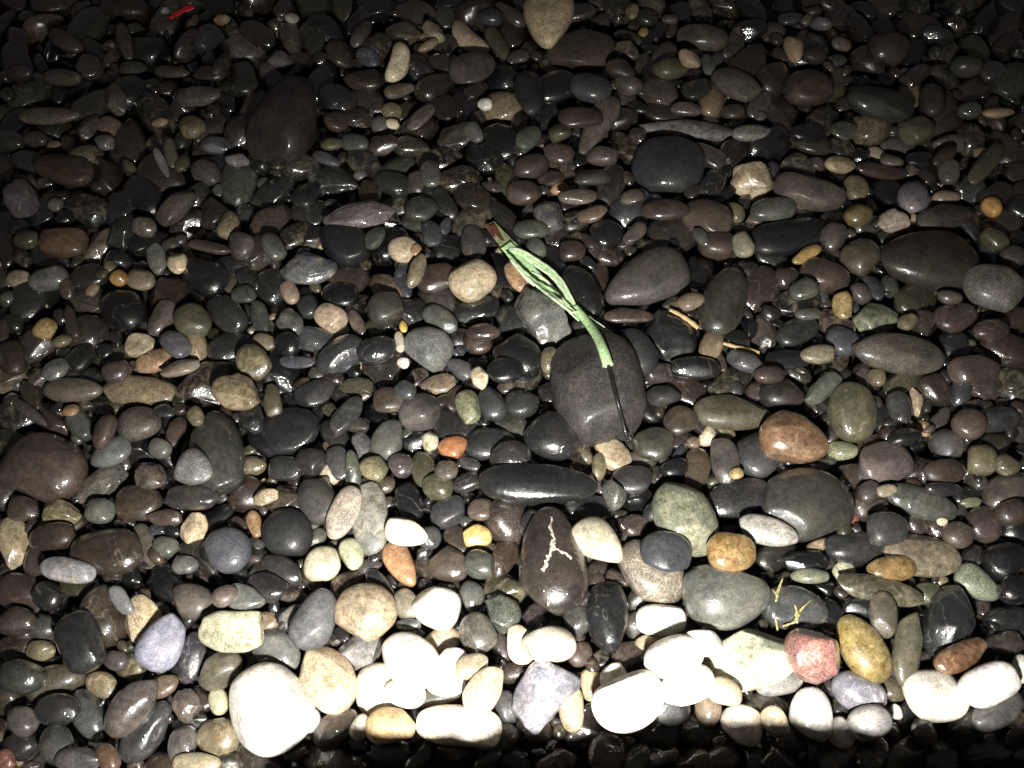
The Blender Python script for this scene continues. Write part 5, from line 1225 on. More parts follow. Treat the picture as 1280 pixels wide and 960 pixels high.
-0.052,0.953,0.013,0.8,0.020,0.013,0.006|BD
-0.544,0.252,0.001,-0.0,0.013,0.012,0.008|B
0.024,0.739,0.001,0.9,0.018,0.010,0.007|G
0.447,0.802,0.001,-0.2,0.015,0.012,0.008|BD
0.658,0.689,0.006,0.4,0.015,0.011,0.009|K
-0.257,0.688,0.013,1.1,0.020,0.014,0.011|D
-0.399,0.608,0.000,-1.0,0.017,0.008,0.005|B
0.324,0.903,0.001,0.5,0.018,0.012,0.010|D
-0.048,0.335,0.001,-0.2,0.012,0.009,0.006|KD
0.330,0.114,0.001,0.1,0.014,0.011,0.008|OK
0.076,0.227,0.001,0.8,0.011,0.008,0.005|K
0.319,0.132,0.001,-0.3,0.011,0.009,0.008|P
-0.136,1.029,0.013,-1.4,0.021,0.011,0.006|B
-0.185,0.178,0.004,0.1,0.010,0.007,0.004|BD
0.241,0.300,0.001,0.2,0.014,0.009,0.005|K
0.462,0.297,0.006,-1.3,0.013,0.011,0.008|BM
-0.736,0.974,0.013,-1.7,0.012,0.011,0.011|P
0.090,0.161,0.001,0.2,0.012,0.010,0.006|D
-0.393,0.384,0.001,-1.0,0.017,0.012,0.011|KD
-0.449,1.020,0.013,1.7,0.017,0.010,0.006|B
0.477,0.827,0.013,0.5,0.014,0.012,0.008|K
-0.092,0.087,0.005,0.4,0.011,0.006,0.004|BM
0.482,0.753,0.001,-1.2,0.013,0.007,0.007|OK
0.176,0.861,0.013,-1.2,0.016,0.012,0.010|PB
0.202,0.589,0.001,0.8,0.014,0.012,0.007|N
-0.586,0.451,0.013,1.0,0.010,0.009,0.005|B
0.041,0.862,0.001,-0.1,0.018,0.012,0.007|B
0.030,1.018,0.001,-1.3,0.015,0.010,0.008|B
-0.588,0.781,0.000,-0.6,0.014,0.008,0.005|B
-0.389,0.691,0.011,0.5,0.013,0.012,0.006|K
-0.067,0.235,0.001,-0.1,0.013,0.009,0.005|O
-0.021,0.607,0.005,1.2,0.014,0.009,0.007|P
0.492,0.973,0.012,0.1,0.012,0.008,0.005|B
-0.175,0.183,0.000,-0.7,0.012,0.007,0.004|D
0.394,1.023,0.013,-1.3,0.018,0.012,0.007|M
0.493,0.213,0.001,-1.8,0.013,0.011,0.010|BM
-0.464,0.060,0.001,0.3,0.009,0.006,0.006|BM
-0.140,0.634,0.013,1.1,0.016,0.008,0.006|U
0.627,0.826,0.000,1.0,0.016,0.007,0.004|K
0.289,0.241,0.001,0.3,0.014,0.010,0.006|BM
0.423,0.665,0.001,0.3,0.013,0.009,0.005|M
0.156,0.786,0.013,-1.2,0.013,0.010,0.007|B
0.058,0.538,0.001,-0.4,0.012,0.008,0.006|U
0.416,0.402,0.001,0.3,0.016,0.009,0.008|BM
-0.229,0.484,0.013,-0.3,0.013,0.008,0.006|P
0.370,0.089,0.013,-1.2,0.009,0.008,0.005|BM
0.307,0.369,0.001,0.9,0.011,0.009,0.008|N
0.288,0.466,0.001,0.8,0.018,0.011,0.008|PB
0.319,0.570,0.011,-0.1,0.013,0.011,0.009|D
-0.146,0.060,0.011,-0.8,0.012,0.010,0.008|NK
-0.421,0.083,0.000,1.9,0.010,0.007,0.004|N
-0.524,0.964,0.013,1.0,0.014,0.011,0.009|OK
0.078,0.750,0.001,0.2,0.017,0.011,0.006|BD
0.243,0.762,0.013,0.8,0.014,0.011,0.008|BD
0.496,0.315,0.001,-1.3,0.011,0.008,0.006|P
0.670,0.907,0.001,-1.0,0.015,0.008,0.007|B
-0.389,0.080,0.001,-0.4,0.011,0.007,0.005|B
-0.478,0.649,0.001,0.1,0.013,0.010,0.009|OK
0.133,1.152,0.005,0.2,0.016,0.010,0.007|M
-0.387,0.439,0.011,-0.0,0.010,0.008,0.006|B
-0.457,0.980,0.001,-0.6,0.014,0.012,0.008|KD
0.181,0.193,0.001,0.7,0.013,0.009,0.006|KD
-0.423,0.307,0.001,-0.4,0.014,0.007,0.007|B
-0.472,1.013,0.001,1.0,0.014,0.008,0.007|KD
-0.029,1.046,0.001,-1.0,0.015,0.007,0.006|K
-0.285,0.242,0.005,-0.8,0.015,0.009,0.007|U
-0.212,0.440,0.007,-0.8,0.013,0.008,0.006|O
-0.299,0.555,0.001,-0.9,0.017,0.008,0.007|N
0.015,0.836,0.013,0.9,0.013,0.009,0.006|B
-0.049,0.910,0.001,1.2,0.016,0.013,0.007|B
-0.300,0.303,0.001,-0.3,0.011,0.008,0.006|PB
0.292,0.552,0.011,-1.6,0.016,0.011,0.006|K
0.370,0.412,0.001,1.0,0.015,0.009,0.008|P
-0.094,0.268,0.011,0.8,0.011,0.008,0.006|NK
0.018,0.645,0.007,-0.9,0.013,0.009,0.007|D
0.246,0.413,0.001,0.6,0.013,0.011,0.007|TO
0.717,0.937,0.001,-0.2,0.012,0.008,0.006|O
-0.087,0.706,0.013,1.3,0.014,0.008,0.005|U
0.315,0.758,0.001,1.0,0.015,0.009,0.006|NK
0.097,0.647,0.010,-0.8,0.013,0.009,0.007|D
0.086,0.861,0.001,1.3,0.016,0.009,0.006|K
0.547,0.807,0.007,0.9,0.016,0.010,0.007|TM
0.096,0.823,0.011,0.1,0.015,0.014,0.008|K
0.495,0.698,0.001,0.1,0.016,0.011,0.008|NK
-0.007,1.028,0.001,-1.2,0.015,0.012,0.007|M
-0.522,0.302,0.001,-0.5,0.015,0.009,0.007|TO
0.417,0.813,0.013,-0.5,0.015,0.009,0.008|M
0.320,0.718,0.009,-0.5,0.011,0.007,0.006|TM
0.422,0.931,0.000,-1.0,0.015,0.008,0.005|BD
0.182,0.921,0.007,-0.6,0.014,0.010,0.008|K
0.419,0.162,0.001,0.1,0.010,0.007,0.006|BD
0.204,0.083,0.012,0.3,0.012,0.006,0.004|NK
-0.233,0.827,0.011,1.2,0.016,0.008,0.005|B
-0.048,0.478,0.001,0.3,0.012,0.008,0.006|N
-0.408,0.927,0.013,-1.3,0.021,0.013,0.008|K
0.425,0.206,0.001,-1.0,0.010,0.009,0.008|K
0.099,0.683,0.011,-0.9,0.016,0.009,0.006|B
0.362,0.807,0.001,-1.3,0.019,0.010,0.006|P
0.534,0.717,0.001,-1.6,0.019,0.008,0.005|C
0.226,0.353,0.000,0.9,0.014,0.008,0.005|OK
0.464,0.398,0.001,0.4,0.014,0.008,0.005|KD
-0.492,1.114,0.001,1.3,0.020,0.010,0.007|TO
0.251,0.501,0.011,-1.4,0.013,0.007,0.005|BM
0.044,0.622,0.003,0.0,0.014,0.010,0.007|D
-0.637,0.786,0.001,0.0,0.015,0.011,0.010|BM
0.088,0.937,0.000,0.8,0.015,0.008,0.004|OK
0.064,0.142,0.000,0.6,0.012,0.007,0.004|U
0.038,0.445,0.000,0.3,0.011,0.007,0.005|KD
-0.266,0.162,0.001,0.6,0.011,0.009,0.006|BD
0.191,1.006,0.013,1.2,0.021,0.010,0.005|B
0.146,0.556,0.001,0.3,0.015,0.009,0.005|OK
-0.601,1.046,0.013,0.4,0.014,0.009,0.008|P
0.593,0.439,0.011,-0.4,0.014,0.010,0.010|B
-0.457,0.855,0.013,1.2,0.018,0.012,0.010|OK
0.065,0.614,0.000,1.2,0.014,0.007,0.005|U
-0.552,0.705,0.001,0.1,0.011,0.007,0.006|BM
-0.354,0.615,0.012,1.6,0.014,0.008,0.005|O
0.492,0.189,0.001,-0.1,0.009,0.007,0.005|P
-0.392,0.231,0.000,0.2,0.010,0.008,0.005|K
-0.087,0.385,0.001,-0.5,0.012,0.010,0.006|BD
0.291,0.666,0.001,0.2,0.012,0.007,0.006|O
-0.029,0.368,0.000,0.4,0.011,0.008,0.004|P
-0.440,0.673,0.013,0.5,0.013,0.012,0.007|M
0.188,0.752,0.012,0.3,0.016,0.010,0.004|OK
0.345,0.225,0.009,-0.6,0.009,0.006,0.005|PB
-0.560,0.479,0.013,1.6,0.014,0.013,0.009|M
0.162,0.476,0.002,-0.5,0.011,0.008,0.005|K
-0.210,0.551,0.001,-0.0,0.014,0.011,0.007|G
0.490,1.080,0.001,-0.9,0.014,0.008,0.009|B
-0.554,1.155,0.001,1.5,0.016,0.012,0.007|BD
-0.470,0.157,0.001,0.1,0.010,0.008,0.007|KD
-0.006,0.469,0.008,-0.1,0.012,0.009,0.006|P
-0.384,0.295,0.007,-0.3,0.012,0.007,0.005|U
0.441,1.101,0.001,0.4,0.016,0.009,0.007|U
-0.048,0.303,0.005,-0.4,0.010,0.007,0.004|G
0.662,0.805,0.001,1.2,0.015,0.008,0.007|B
0.269,0.995,0.001,0.8,0.018,0.014,0.011|PB
-0.483,0.393,0.000,-0.3,0.010,0.006,0.004|D
-0.412,0.484,0.000,-0.7,0.013,0.006,0.004|K
-0.268,0.664,0.012,-0.5,0.009,0.009,0.004|NK
0.303,1.014,0.013,1.0,0.016,0.009,0.006|U
-0.456,0.501,0.001,1.3,0.009,0.009,0.006|B
0.595,0.582,0.001,-0.4,0.009,0.007,0.006|O
0.121,0.290,0.000,-1.2,0.009,0.006,0.005|M
-0.435,0.372,0.011,-1.1,0.009,0.005,0.004|M
-0.183,0.287,0.000,0.2,0.007,0.004,0.004|PB
0.366,0.432,0.001,-0.0,0.009,0.006,0.005|NK
0.405,0.669,0.001,1.3,0.011,0.008,0.006|BM
-0.138,0.327,0.001,0.3,0.011,0.008,0.006|D
-0.743,1.108,0.013,-0.8,0.013,0.012,0.007|D
0.112,0.081,0.012,-0.1,0.009,0.005,0.003|M
-0.553,0.410,0.005,-0.2,0.009,0.006,0.004|NK
0.232,0.475,0.007,0.6,0.009,0.006,0.004|KD
0.135,0.408,0.004,-0.3,0.009,0.005,0.004|D
0.244,1.087,0.005,1.2,0.018,0.008,0.005|BM
-0.064,0.523,0.002,0.8,0.010,0.007,0.005|U
-0.012,0.158,0.006,0.2,0.007,0.006,0.004|D
-0.022,0.273,0.012,0.1,0.009,0.007,0.004|M
0.394,0.595,0.000,-1.3,0.011,0.009,0.005|BM
-0.361,1.091,0.013,-1.2,0.012,0.011,0.006|O
0.044,0.099,0.008,-0.5,0.007,0.006,0.005|BD
0.440,0.240,0.000,-0.4,0.007,0.004,0.003|B
0.101,0.348,0.001,-1.9,0.011,0.009,0.006|M
-0.284,1.019,0.012,0.5,0.011,0.010,0.005|NK
-0.208,0.879,0.000,0.9,0.010,0.006,0.004|B
-0.113,0.670,0.004,-0.4,0.012,0.008,0.005|BM
-0.606,0.550,0.001,0.7,0.010,0.006,0.006|B
-0.034,0.335,0.004,1.9,0.008,0.005,0.004|KD
0.565,1.011,0.001,-1.5,0.013,0.006,0.005|OK
0.183,0.510,0.000,-0.7,0.008,0.005,0.003|N
-0.387,0.328,0.000,-0.3,0.010,0.006,0.004|K
0.287,0.861,0.000,-1.0,0.009,0.007,0.005|U
-0.401,0.427,0.001,-1.0,0.010,0.007,0.005|D
0.465,0.998,0.012,-1.1,0.011,0.008,0.008|M
-0.091,0.235,0.006,-0.0,0.009,0.008,0.006|D
-0.364,0.062,0.000,-0.1,0.008,0.006,0.004|B
-0.460,0.298,0.001,-0.4,0.007,0.006,0.005|BD
0.725,1.142,0.013,0.9,0.012,0.008,0.007|B
-0.397,0.664,0.001,-0.4,0.011,0.007,0.006|BM
-0.498,0.445,0.010,0.0,0.010,0.008,0.006|B
-0.032,0.509,0.005,-0.2,0.009,0.007,0.004|K
-0.341,0.151,0.000,-0.7,0.009,0.006,0.004|M
0.151,0.298,0.000,0.3,0.008,0.004,0.004|B
-0.389,0.172,0.006,0.5,0.008,0.006,0.005|O
-0.081,0.450,0.013,0.9,0.010,0.007,0.005|B
0.388,0.172,0.000,0.7,0.010,0.005,0.004|M
-0.574,1.085,0.011,0.8,0.012,0.009,0.004|O
0.323,1.102,0.005,0.2,0.010,0.006,0.005|P
-0.214,0.391,0.007,0.9,0.009,0.006,0.003|BM
-0.366,0.210,0.006,-0.3,0.011,0.007,0.005|M
0.457,0.239,0.001,-1.4,0.008,0.008,0.007|T
-0.160,0.877,0.009,1.1,0.010,0.006,0.003|KD
0.738,1.026,0.001,-0.2,0.011,0.010,0.010|D
-0.093,0.323,0.000,-0.2,0.009,0.006,0.004|D
0.562,0.754,0.001,0.9,0.011,0.008,0.007|TO
0.108,0.362,0.000,0.1,0.008,0.005,0.004|KD
0.439,0.464,0.000,0.8,0.009,0.006,0.004|K
0.291,0.571,0.012,-1.1,0.010,0.006,0.003|PB
0.207,0.264,0.004,-0.1,0.009,0.007,0.005|D
0.233,0.562,0.000,-1.1,0.009,0.005,0.003|NK
-0.368,0.548,0.000,0.6,0.008,0.008,0.004|O
-0.482,0.536,0.009,-1.3,0.013,0.007,0.007|BD
-0.093,0.111,0.001,-0.1,0.009,0.006,0.005|G
-0.480,0.116,0.001,0.9,0.008,0.005,0.005|BM
0.464,0.422,0.000,-1.6,0.009,0.007,0.004|N
-0.249,0.213,0.006,1.6,0.008,0.006,0.004|D
-0.409,0.414,0.001,0.1,0.009,0.009,0.007|B
0.515,0.482,0.013,-1.0,0.009,0.007,0.005|D
-0.308,0.165,0.000,-0.2,0.009,0.005,0.004|TO
0.188,1.102,0.001,0.8,0.014,0.008,0.005|M
0.551,0.443,0.012,0.6,0.012,0.006,0.005|B
-0.036,0.426,0.008,-0.5,0.011,0.007,0.005|K
0.631,0.550,0.000,0.1,0.008,0.005,0.003|M
-0.448,0.643,0.000,-0.5,0.009,0.005,0.003|BD
0.326,0.557,0.012,-0.0,0.010,0.007,0.003|KD
-0.432,0.491,0.000,-0.6,0.012,0.007,0.004|PB
-0.196,0.280,0.000,0.8,0.008,0.005,0.003|M
0.026,0.072,0.012,0.0,0.008,0.005,0.004|K
0.328,0.525,0.002,0.5,0.010,0.007,0.006|O
0.432,0.584,0.000,-1.4,0.010,0.005,0.004|U
0.575,0.778,0.001,0.6,0.010,0.006,0.005|NK
0.111,0.301,0.003,-0.9,0.009,0.006,0.005|BD
0.472,0.644,0.000,-0.9,0.008,0.005,0.004|PB
-0.325,0.334,0.000,0.2,0.009,0.006,0.004|PB
0.518,0.279,0.000,0.8,0.008,0.005,0.005|BD
-0.356,0.150,0.000,1.3,0.006,0.006,0.004|BM
0.272,0.248,0.004,0.1,0.008,0.005,0.004|B
-0.276,0.280,0.008,-0.5,0.010,0.006,0.004|N
-0.374,1.017,0.001,-1.1,0.012,0.011,0.007|P
-0.174,0.462,0.006,0.1,0.009,0.009,0.004|P
-0.641,0.931,0.001,0.8,0.010,0.007,0.007|B
0.490,0.991,0.013,1.2,0.011,0.007,0.006|B
-0.711,1.048,0.001,-1.0,0.011,0.006,0.006|K
-0.622,0.677,0.001,1.2,0.009,0.005,0.005|OK
0.004,0.821,0.008,-0.5,0.014,0.009,0.006|D
0.207,1.036,0.013,0.3,0.013,0.009,0.005|KD
0.529,0.185,0.001,0.2,0.010,0.007,0.005|B
-0.402,0.900,0.012,-1.2,0.012,0.005,0.004|KD
0.569,0.548,0.000,-1.6,0.010,0.007,0.004|BD
0.535,0.444,0.013,0.5,0.012,0.008,0.007|BD
-0.377,0.395,0.000,1.7,0.009,0.008,0.005|KD
0.075,0.112,0.011,0.5,0.007,0.004,0.003|D
-0.332,0.500,0.005,-0.5,0.010,0.007,0.004|O
-0.183,0.989,0.001,-0.8,0.014,0.011,0.007|NK
-0.428,0.302,0.008,-0.6,0.010,0.005,0.005|BD
-0.096,0.187,0.001,-0.3,0.008,0.007,0.006|BM
-0.227,1.005,0.013,0.3,0.012,0.011,0.006|BM
-0.128,0.238,0.001,-0.6,0.010,0.007,0.005|KD
-0.401,0.119,0.001,-0.6,0.008,0.005,0.005|BD
-0.613,1.095,0.001,1.2,0.013,0.006,0.008|BD
0.728,0.939,0.008,-1.5,0.010,0.006,0.004|B
0.250,0.084,0.013,-1.5,0.007,0.006,0.005|D
0.084,0.781,0.000,-0.2,0.008,0.007,0.003|K
-0.663,0.806,0.000,-0.6,0.009,0.005,0.005|TM
-0.323,0.434,0.001,0.2,0.009,0.008,0.005|BD
0.584,0.784,0.006,0.1,0.008,0.006,0.004|KD
0.264,0.202,0.000,1.1,0.008,0.005,0.004|K
-0.635,0.580,0.000,1.7,0.012,0.008,0.005|D
-0.570,1.087,0.001,0.7,0.011,0.007,0.008|P
0.147,0.676,0.013,0.2,0.012,0.007,0.005|BM
0.043,0.772,0.006,-0.3,0.010,0.007,0.004|P
0.486,0.446,0.006,1.4,0.009,0.005,0.005|N
0.339,1.103,0.001,-0.4,0.012,0.009,0.005|OK
0.477,0.895,0.012,-1.8,0.016,0.008,0.007|B
-0.368,0.292,0.011,-0.4,0.011,0.007,0.005|KD
-0.395,0.766,0.012,-1.2,0.011,0.007,0.004|G
-0.138,0.434,0.000,-1.3,0.010,0.005,0.004|O
0.224,0.761,0.001,0.9,0.013,0.010,0.007|B
-0.338,0.441,0.001,1.7,0.010,0.006,0.005|KD
0.336,0.937,0.001,1.1,0.010,0.008,0.007|D
-0.189,0.489,0.013,-0.2,0.011,0.009,0.006|KD
0.630,0.943,0.012,-1.7,0.013,0.005,0.004|OK
0.094,0.878,0.004,-0.1,0.010,0.008,0.004|BM
0.023,0.379,0.000,-0.4,0.008,0.006,0.005|BM
0.536,0.869,0.013,-0.4,0.011,0.008,0.008|BM
-0.395,0.257,0.006,-0.6,0.010,0.005,0.003|PB
-0.249,0.848,0.000,0.5,0.009,0.008,0.004|K
0.221,0.420,0.001,0.3,0.010,0.009,0.007|P
0.442,0.628,0.000,0.8,0.009,0.005,0.004|P
-0.261,0.611,0.000,1.2,0.010,0.009,0.005|KD
-0.652,1.159,0.000,-0.3,0.012,0.009,0.005|PB
0.278,0.654,0.001,-1.3,0.010,0.007,0.005|O
-0.230,0.259,0.000,0.8,0.010,0.006,0.004|O
0.655,1.125,0.000,-0.2,0.009,0.007,0.004|P
0.511,0.127,0.001,0.5,0.009,0.006,0.006|G
0.011,1.014,0.004,-0.5,0.013,0.008,0.005|TM
-0.556,0.649,0.013,1.2,0.010,0.008,0.005|O
-0.520,0.154,0.000,-0.3,0.007,0.006,0.005|M
-0.131,1.066,0.008,-0.6,0.011,0.006,0.005|C
-0.663,1.017,0.001,-0.4,0.014,0.008,0.008|B
-0.617,0.543,0.000,-0.4,0.009,0.005,0.003|D
0.081,0.688,0.012,0.7,0.011,0.007,0.004|K
0.305,1.113,0.000,1.1,0.013,0.006,0.004|KD
-0.242,0.744,0.013,0.1,0.010,0.007,0.005|U
-0.505,0.408,0.000,-0.2,0.009,0.006,0.004|BD
0.051,0.767,0.001,0.7,0.009,0.008,0.005|M
-0.457,0.563,0.001,-0.8,0.012,0.009,0.006|OK
-0.198,0.085,0.013,-0.2,0.008,0.005,0.005|M
-0.248,1.000,0.003,0.4,0.010,0.006,0.006|NK
-0.623,0.881,0.000,1.1,0.009,0.004,0.004|BD
-0.490,0.274,0.000,-0.2,0.008,0.005,0.004|OK
0.349,0.530,0.000,0.3,0.009,0.005,0.003|M
-0.091,0.329,0.005,0.4,0.007,0.005,0.004|D
0.050,0.529,0.002,-0.8,0.009,0.006,0.004|BD
0.025,1.039,0.010,1.1,0.016,0.012,0.009|B
0.079,0.572,0.012,-0.7,0.010,0.006,0.004|OK
-0.471,0.549,0.000,-0.4,0.008,0.006,0.005|PB
-0.187,0.648,0.009,-0.8,0.009,0.008,0.005|O
-0.303,0.480,0.000,-1.2,0.013,0.006,0.004|BD
-0.471,0.977,0.008,-0.4,0.012,0.007,0.004|TO
0.220,0.614,0.000,0.6,0.008,0.008,0.004|KD
-0.006,0.599,0.009,-1.2,0.011,0.008,0.006|NK
0.480,0.433,0.001,-1.5,0.010,0.007,0.007|OK
0.027,0.621,0.007,1.0,0.010,0.007,0.004|PB
0.189,0.386,0.006,1.0,0.013,0.006,0.005|U
-0.624,0.711,0.001,1.7,0.011,0.007,0.006|TO
-0.392,0.453,0.010,0.2,0.010,0.009,0.005|OK
-0.523,0.484,0.010,0.1,0.011,0.008,0.007|BM
0.037,0.076,0.012,0.7,0.010,0.006,0.005|K
0.371,0.257,0.000,0.1,0.008,0.005,0.004|P
0.070,0.180,0.001,1.6,0.008,0.006,0.005|BM
0.029,0.541,0.000,-1.2,0.011,0.006,0.004|P
-0.056,0.195,0.000,0.4,0.007,0.006,0.004|KD
0.735,0.933,0.001,-1.4,0.012,0.006,0.008|KD
-0.606,0.784,0.000,-0.7,0.010,0.005,0.003|BM
0.566,0.519,0.006,-0.4,0.010,0.007,0.006|OK
-0.318,0.551,0.007,1.0,0.009,0.006,0.004|N
-0.467,1.109,0.013,1.2,0.014,0.010,0.006|K
-0.122,0.691,0.001,-0.4,0.011,0.011,0.005|O
0.422,0.238,0.001,-1.6,0.008,0.006,0.006|B
-0.457,0.211,0.000,-0.5,0.008,0.004,0.003|OK
-0.245,0.354,0.001,-0.5,0.011,0.007,0.005|B
-0.394,0.170,0.013,-0.8,0.008,0.005,0.005|O
-0.085,0.500,0.000,-0.8,0.012,0.008,0.005|D
-0.172,0.878,0.001,0.6,0.011,0.007,0.005|OK
-0.327,0.193,0.000,0.3,0.008,0.007,0.005|BD
-0.300,0.393,0.000,0.4,0.008,0.006,0.004|O
0.276,0.068,0.012,0.8,0.008,0.004,0.004|B
0.751,1.146,0.012,-0.6,0.011,0.009,0.005|OK
-0.382,0.599,0.001,0.9,0.009,0.006,0.003|D
-0.237,0.876,0.012,0.1,0.011,0.007,0.004|KD
0.136,0.400,0.000,-0.7,0.009,0.006,0.003|P
0.176,0.211,0.000,0.8,0.009,0.006,0.005|B
0.508,0.979,0.001,-1.3,0.012,0.009,0.007|D
-0.678,0.871,0.012,1.3,0.009,0.004,0.005|B
-0.404,0.691,0.013,1.3,0.011,0.006,0.005|BM
0.232,0.968,0.012,0.2,0.010,0.007,0.004|NK
-0.076,1.049,0.001,1.2,0.011,0.008,0.005|OK
0.290,0.798,0.013,-1.4,0.010,0.008,0.006|KD
0.247,0.979,0.001,1.2,0.010,0.009,0.005|K
-0.529,0.444,0.011,1.4,0.009,0.008,0.004|BD
-0.207,0.060,0.012,-0.9,0.008,0.004,0.004|B
-0.223,0.397,0.000,-0.3,0.008,0.007,0.004|B
0.527,0.404,0.001,-0.5,0.008,0.006,0.005|M
0.580,0.453,0.000,0.2,0.010,0.006,0.004|P
-0.496,0.207,0.000,-0.5,0.008,0.006,0.005|U
-0.426,0.954,0.013,-0.9,0.010,0.007,0.006|O
-0.121,0.411,0.006,0.9,0.008,0.006,0.004|N
-0.654,0.846,0.001,1.4,0.010,0.007,0.006|D
0.236,0.129,0.004,-0.8,0.007,0.006,0.005|BM
-0.369,0.319,0.000,-0.2,0.008,0.005,0.005|K
0.350,0.900,0.013,0.7,0.010,0.008,0.006|G
0.154,0.670,0.007,-1.1,0.009,0.009,0.005|N
0.397,0.487,0.007,0.8,0.011,0.006,0.004|OK
0.620,0.730,0.013,0.3,0.012,0.009,0.007|D
-0.129,0.314,0.000,-0.1,0.007,0.006,0.005|B
-0.020,0.540,0.000,0.9,0.010,0.006,0.004|P
-0.440,0.905,0.012,1.3,0.010,0.005,0.005|PB
-0.330,0.582,0.000,1.5,0.011,0.007,0.005|D
-0.422,0.824,0.006,0.3,0.011,0.008,0.005|K
0.458,1.135,0.001,-1.0,0.013,0.006,0.007|B
-0.064,0.378,0.000,-0.8,0.009,0.005,0.003|O
0.530,0.285,0.003,0.1,0.007,0.005,0.003|K
-0.493,0.435,0.001,-0.2,0.007,0.006,0.005|G
-0.319,0.797,0.012,-0.9,0.010,0.007,0.004|B
-0.194,0.111,0.000,-0.8,0.008,0.004,0.004|BD
-0.147,0.263,0.010,0.3,0.007,0.005,0.003|NK
-0.302,0.648,0.013,0.6,0.009,0.009,0.007|PB
-0.268,0.353,0.008,1.0,0.008,0.006,0.003|BM"""
GROUP = 'pebbles and stones of the beach'

stones = []
for i, line in enumerate(HEROES.split('\n')):
    a, cc, st, nm, lb = line.split('|')
    x, y, z, th, g1, g2, c = map(float, a.split(','))
    r = np.random.default_rng(1000 + i)
    sub = 5 if g1 > .038 else 4
    q = unit_stone(sub, st[2], r)
    q *= np.array([g1, g2, c])
    tilt = Matrix.Rotation(r.normal(0, .06), 3, 'X') @ Matrix.Rotation(r.normal(0, .05), 3, 'Y')
    q = q @ np.array(tilt).T
    me = mesh_np(nm, q, ICO[sub][1], mat(st[0], int(st[1])))
    o = bpy.data.objects.new(nm, me)
    o.location = (x, y, z); o.rotation_euler = (0, 0, th)
    o.color = (*jitter(colour(cc), r), 1)
    o['label'] = lb; o['category'] = nm; o['group'] = GROUP
    col.objects.link(o); stones.append(o)

# ------------------------------------------------------------------ the countless small pebbles between them
V, Fc, Tn, nv = [], [], [], 0
def add_small(x, y, z, th, g1, g2, c, cc, r, sub, sh='o', dark=1.0):
    global nv
    q = unit_stone(sub, sh, r, 1.2) * np.array([g1, g2, c])
    tilt = Matrix.Rotation(th, 3, 'Z') @ Matrix.Rotation(r.normal(0, .2), 3, 'X') @ Matrix.Rotation(r.normal(0, .15), 3, 'Y')
    q = q @ np.array(tilt).T + np.array([x, y, z])
    V.append(q); Fc.append(ICO[sub][1] + nv); nv += len(q)
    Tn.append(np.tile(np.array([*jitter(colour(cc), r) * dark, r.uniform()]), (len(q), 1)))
CODES = 'K K K K D D D D B B B B BD BD O O OK N P P PB U M M M G T TO C BM BM KD KD'.split()
batches = {}
def flush(name, m):
    global V, Fc, Tn, nv
    me = mesh_np(name, np.concatenate(V), np.concatenate(Fc), m)
    ca = me.color_attributes.new('tint', 'FLOAT_COLOR', 'POINT')
    ca.data.foreach_set('color', np.concatenate(Tn).astype(np.float32).ravel())
    o = bpy.data.objects.new(name, me); col.objects.link(o); o['kind'] = 'stuff'
    V, Fc, Tn, nv = [], [], [], 0
    return o
mixed = []
for i, line in enumerate(SMALL.split('\n')):
    a, cc, st = line.split('|'); mixed.append((list(map(float, a.split(','))), cc, st, i))
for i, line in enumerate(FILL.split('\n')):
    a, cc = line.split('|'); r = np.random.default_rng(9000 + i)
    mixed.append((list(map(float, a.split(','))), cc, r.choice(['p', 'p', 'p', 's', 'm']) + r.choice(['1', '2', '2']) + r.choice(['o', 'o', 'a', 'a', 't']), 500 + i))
small_mats = []
def mi(pat, wet):
    m = mat(pat, wet, True)
    if m not in small_mats: small_mats.append(m)
    return small_mats.index(m)
FM = []
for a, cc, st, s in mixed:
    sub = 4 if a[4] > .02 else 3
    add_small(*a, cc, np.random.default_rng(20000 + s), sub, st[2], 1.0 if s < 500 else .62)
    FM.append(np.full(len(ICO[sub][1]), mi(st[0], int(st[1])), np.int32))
# beyond the frame's edge and underneath
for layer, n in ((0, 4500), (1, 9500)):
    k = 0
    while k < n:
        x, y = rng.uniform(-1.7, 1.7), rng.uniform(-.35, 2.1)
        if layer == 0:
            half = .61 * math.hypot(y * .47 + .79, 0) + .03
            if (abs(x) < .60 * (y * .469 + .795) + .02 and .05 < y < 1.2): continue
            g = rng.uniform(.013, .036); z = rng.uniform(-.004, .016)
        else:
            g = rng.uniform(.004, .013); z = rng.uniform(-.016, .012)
        if y < SHADOW_BLOCKER[3] + .03 and y > SHADOW_BLOCKER[2] - .03 and x > SHADOW_BLOCKER[0] - .03: 
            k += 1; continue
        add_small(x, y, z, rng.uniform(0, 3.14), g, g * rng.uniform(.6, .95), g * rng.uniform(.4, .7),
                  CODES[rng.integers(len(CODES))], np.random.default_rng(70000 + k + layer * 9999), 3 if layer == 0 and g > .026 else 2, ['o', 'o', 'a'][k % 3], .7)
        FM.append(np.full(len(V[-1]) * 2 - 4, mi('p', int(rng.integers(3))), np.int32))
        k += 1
bed = flush('shingle', None)
for m in small_mats: bed.data.materials.append(m)
bed.data.polygons.foreach_set('material_index', np.concatenate(FM))

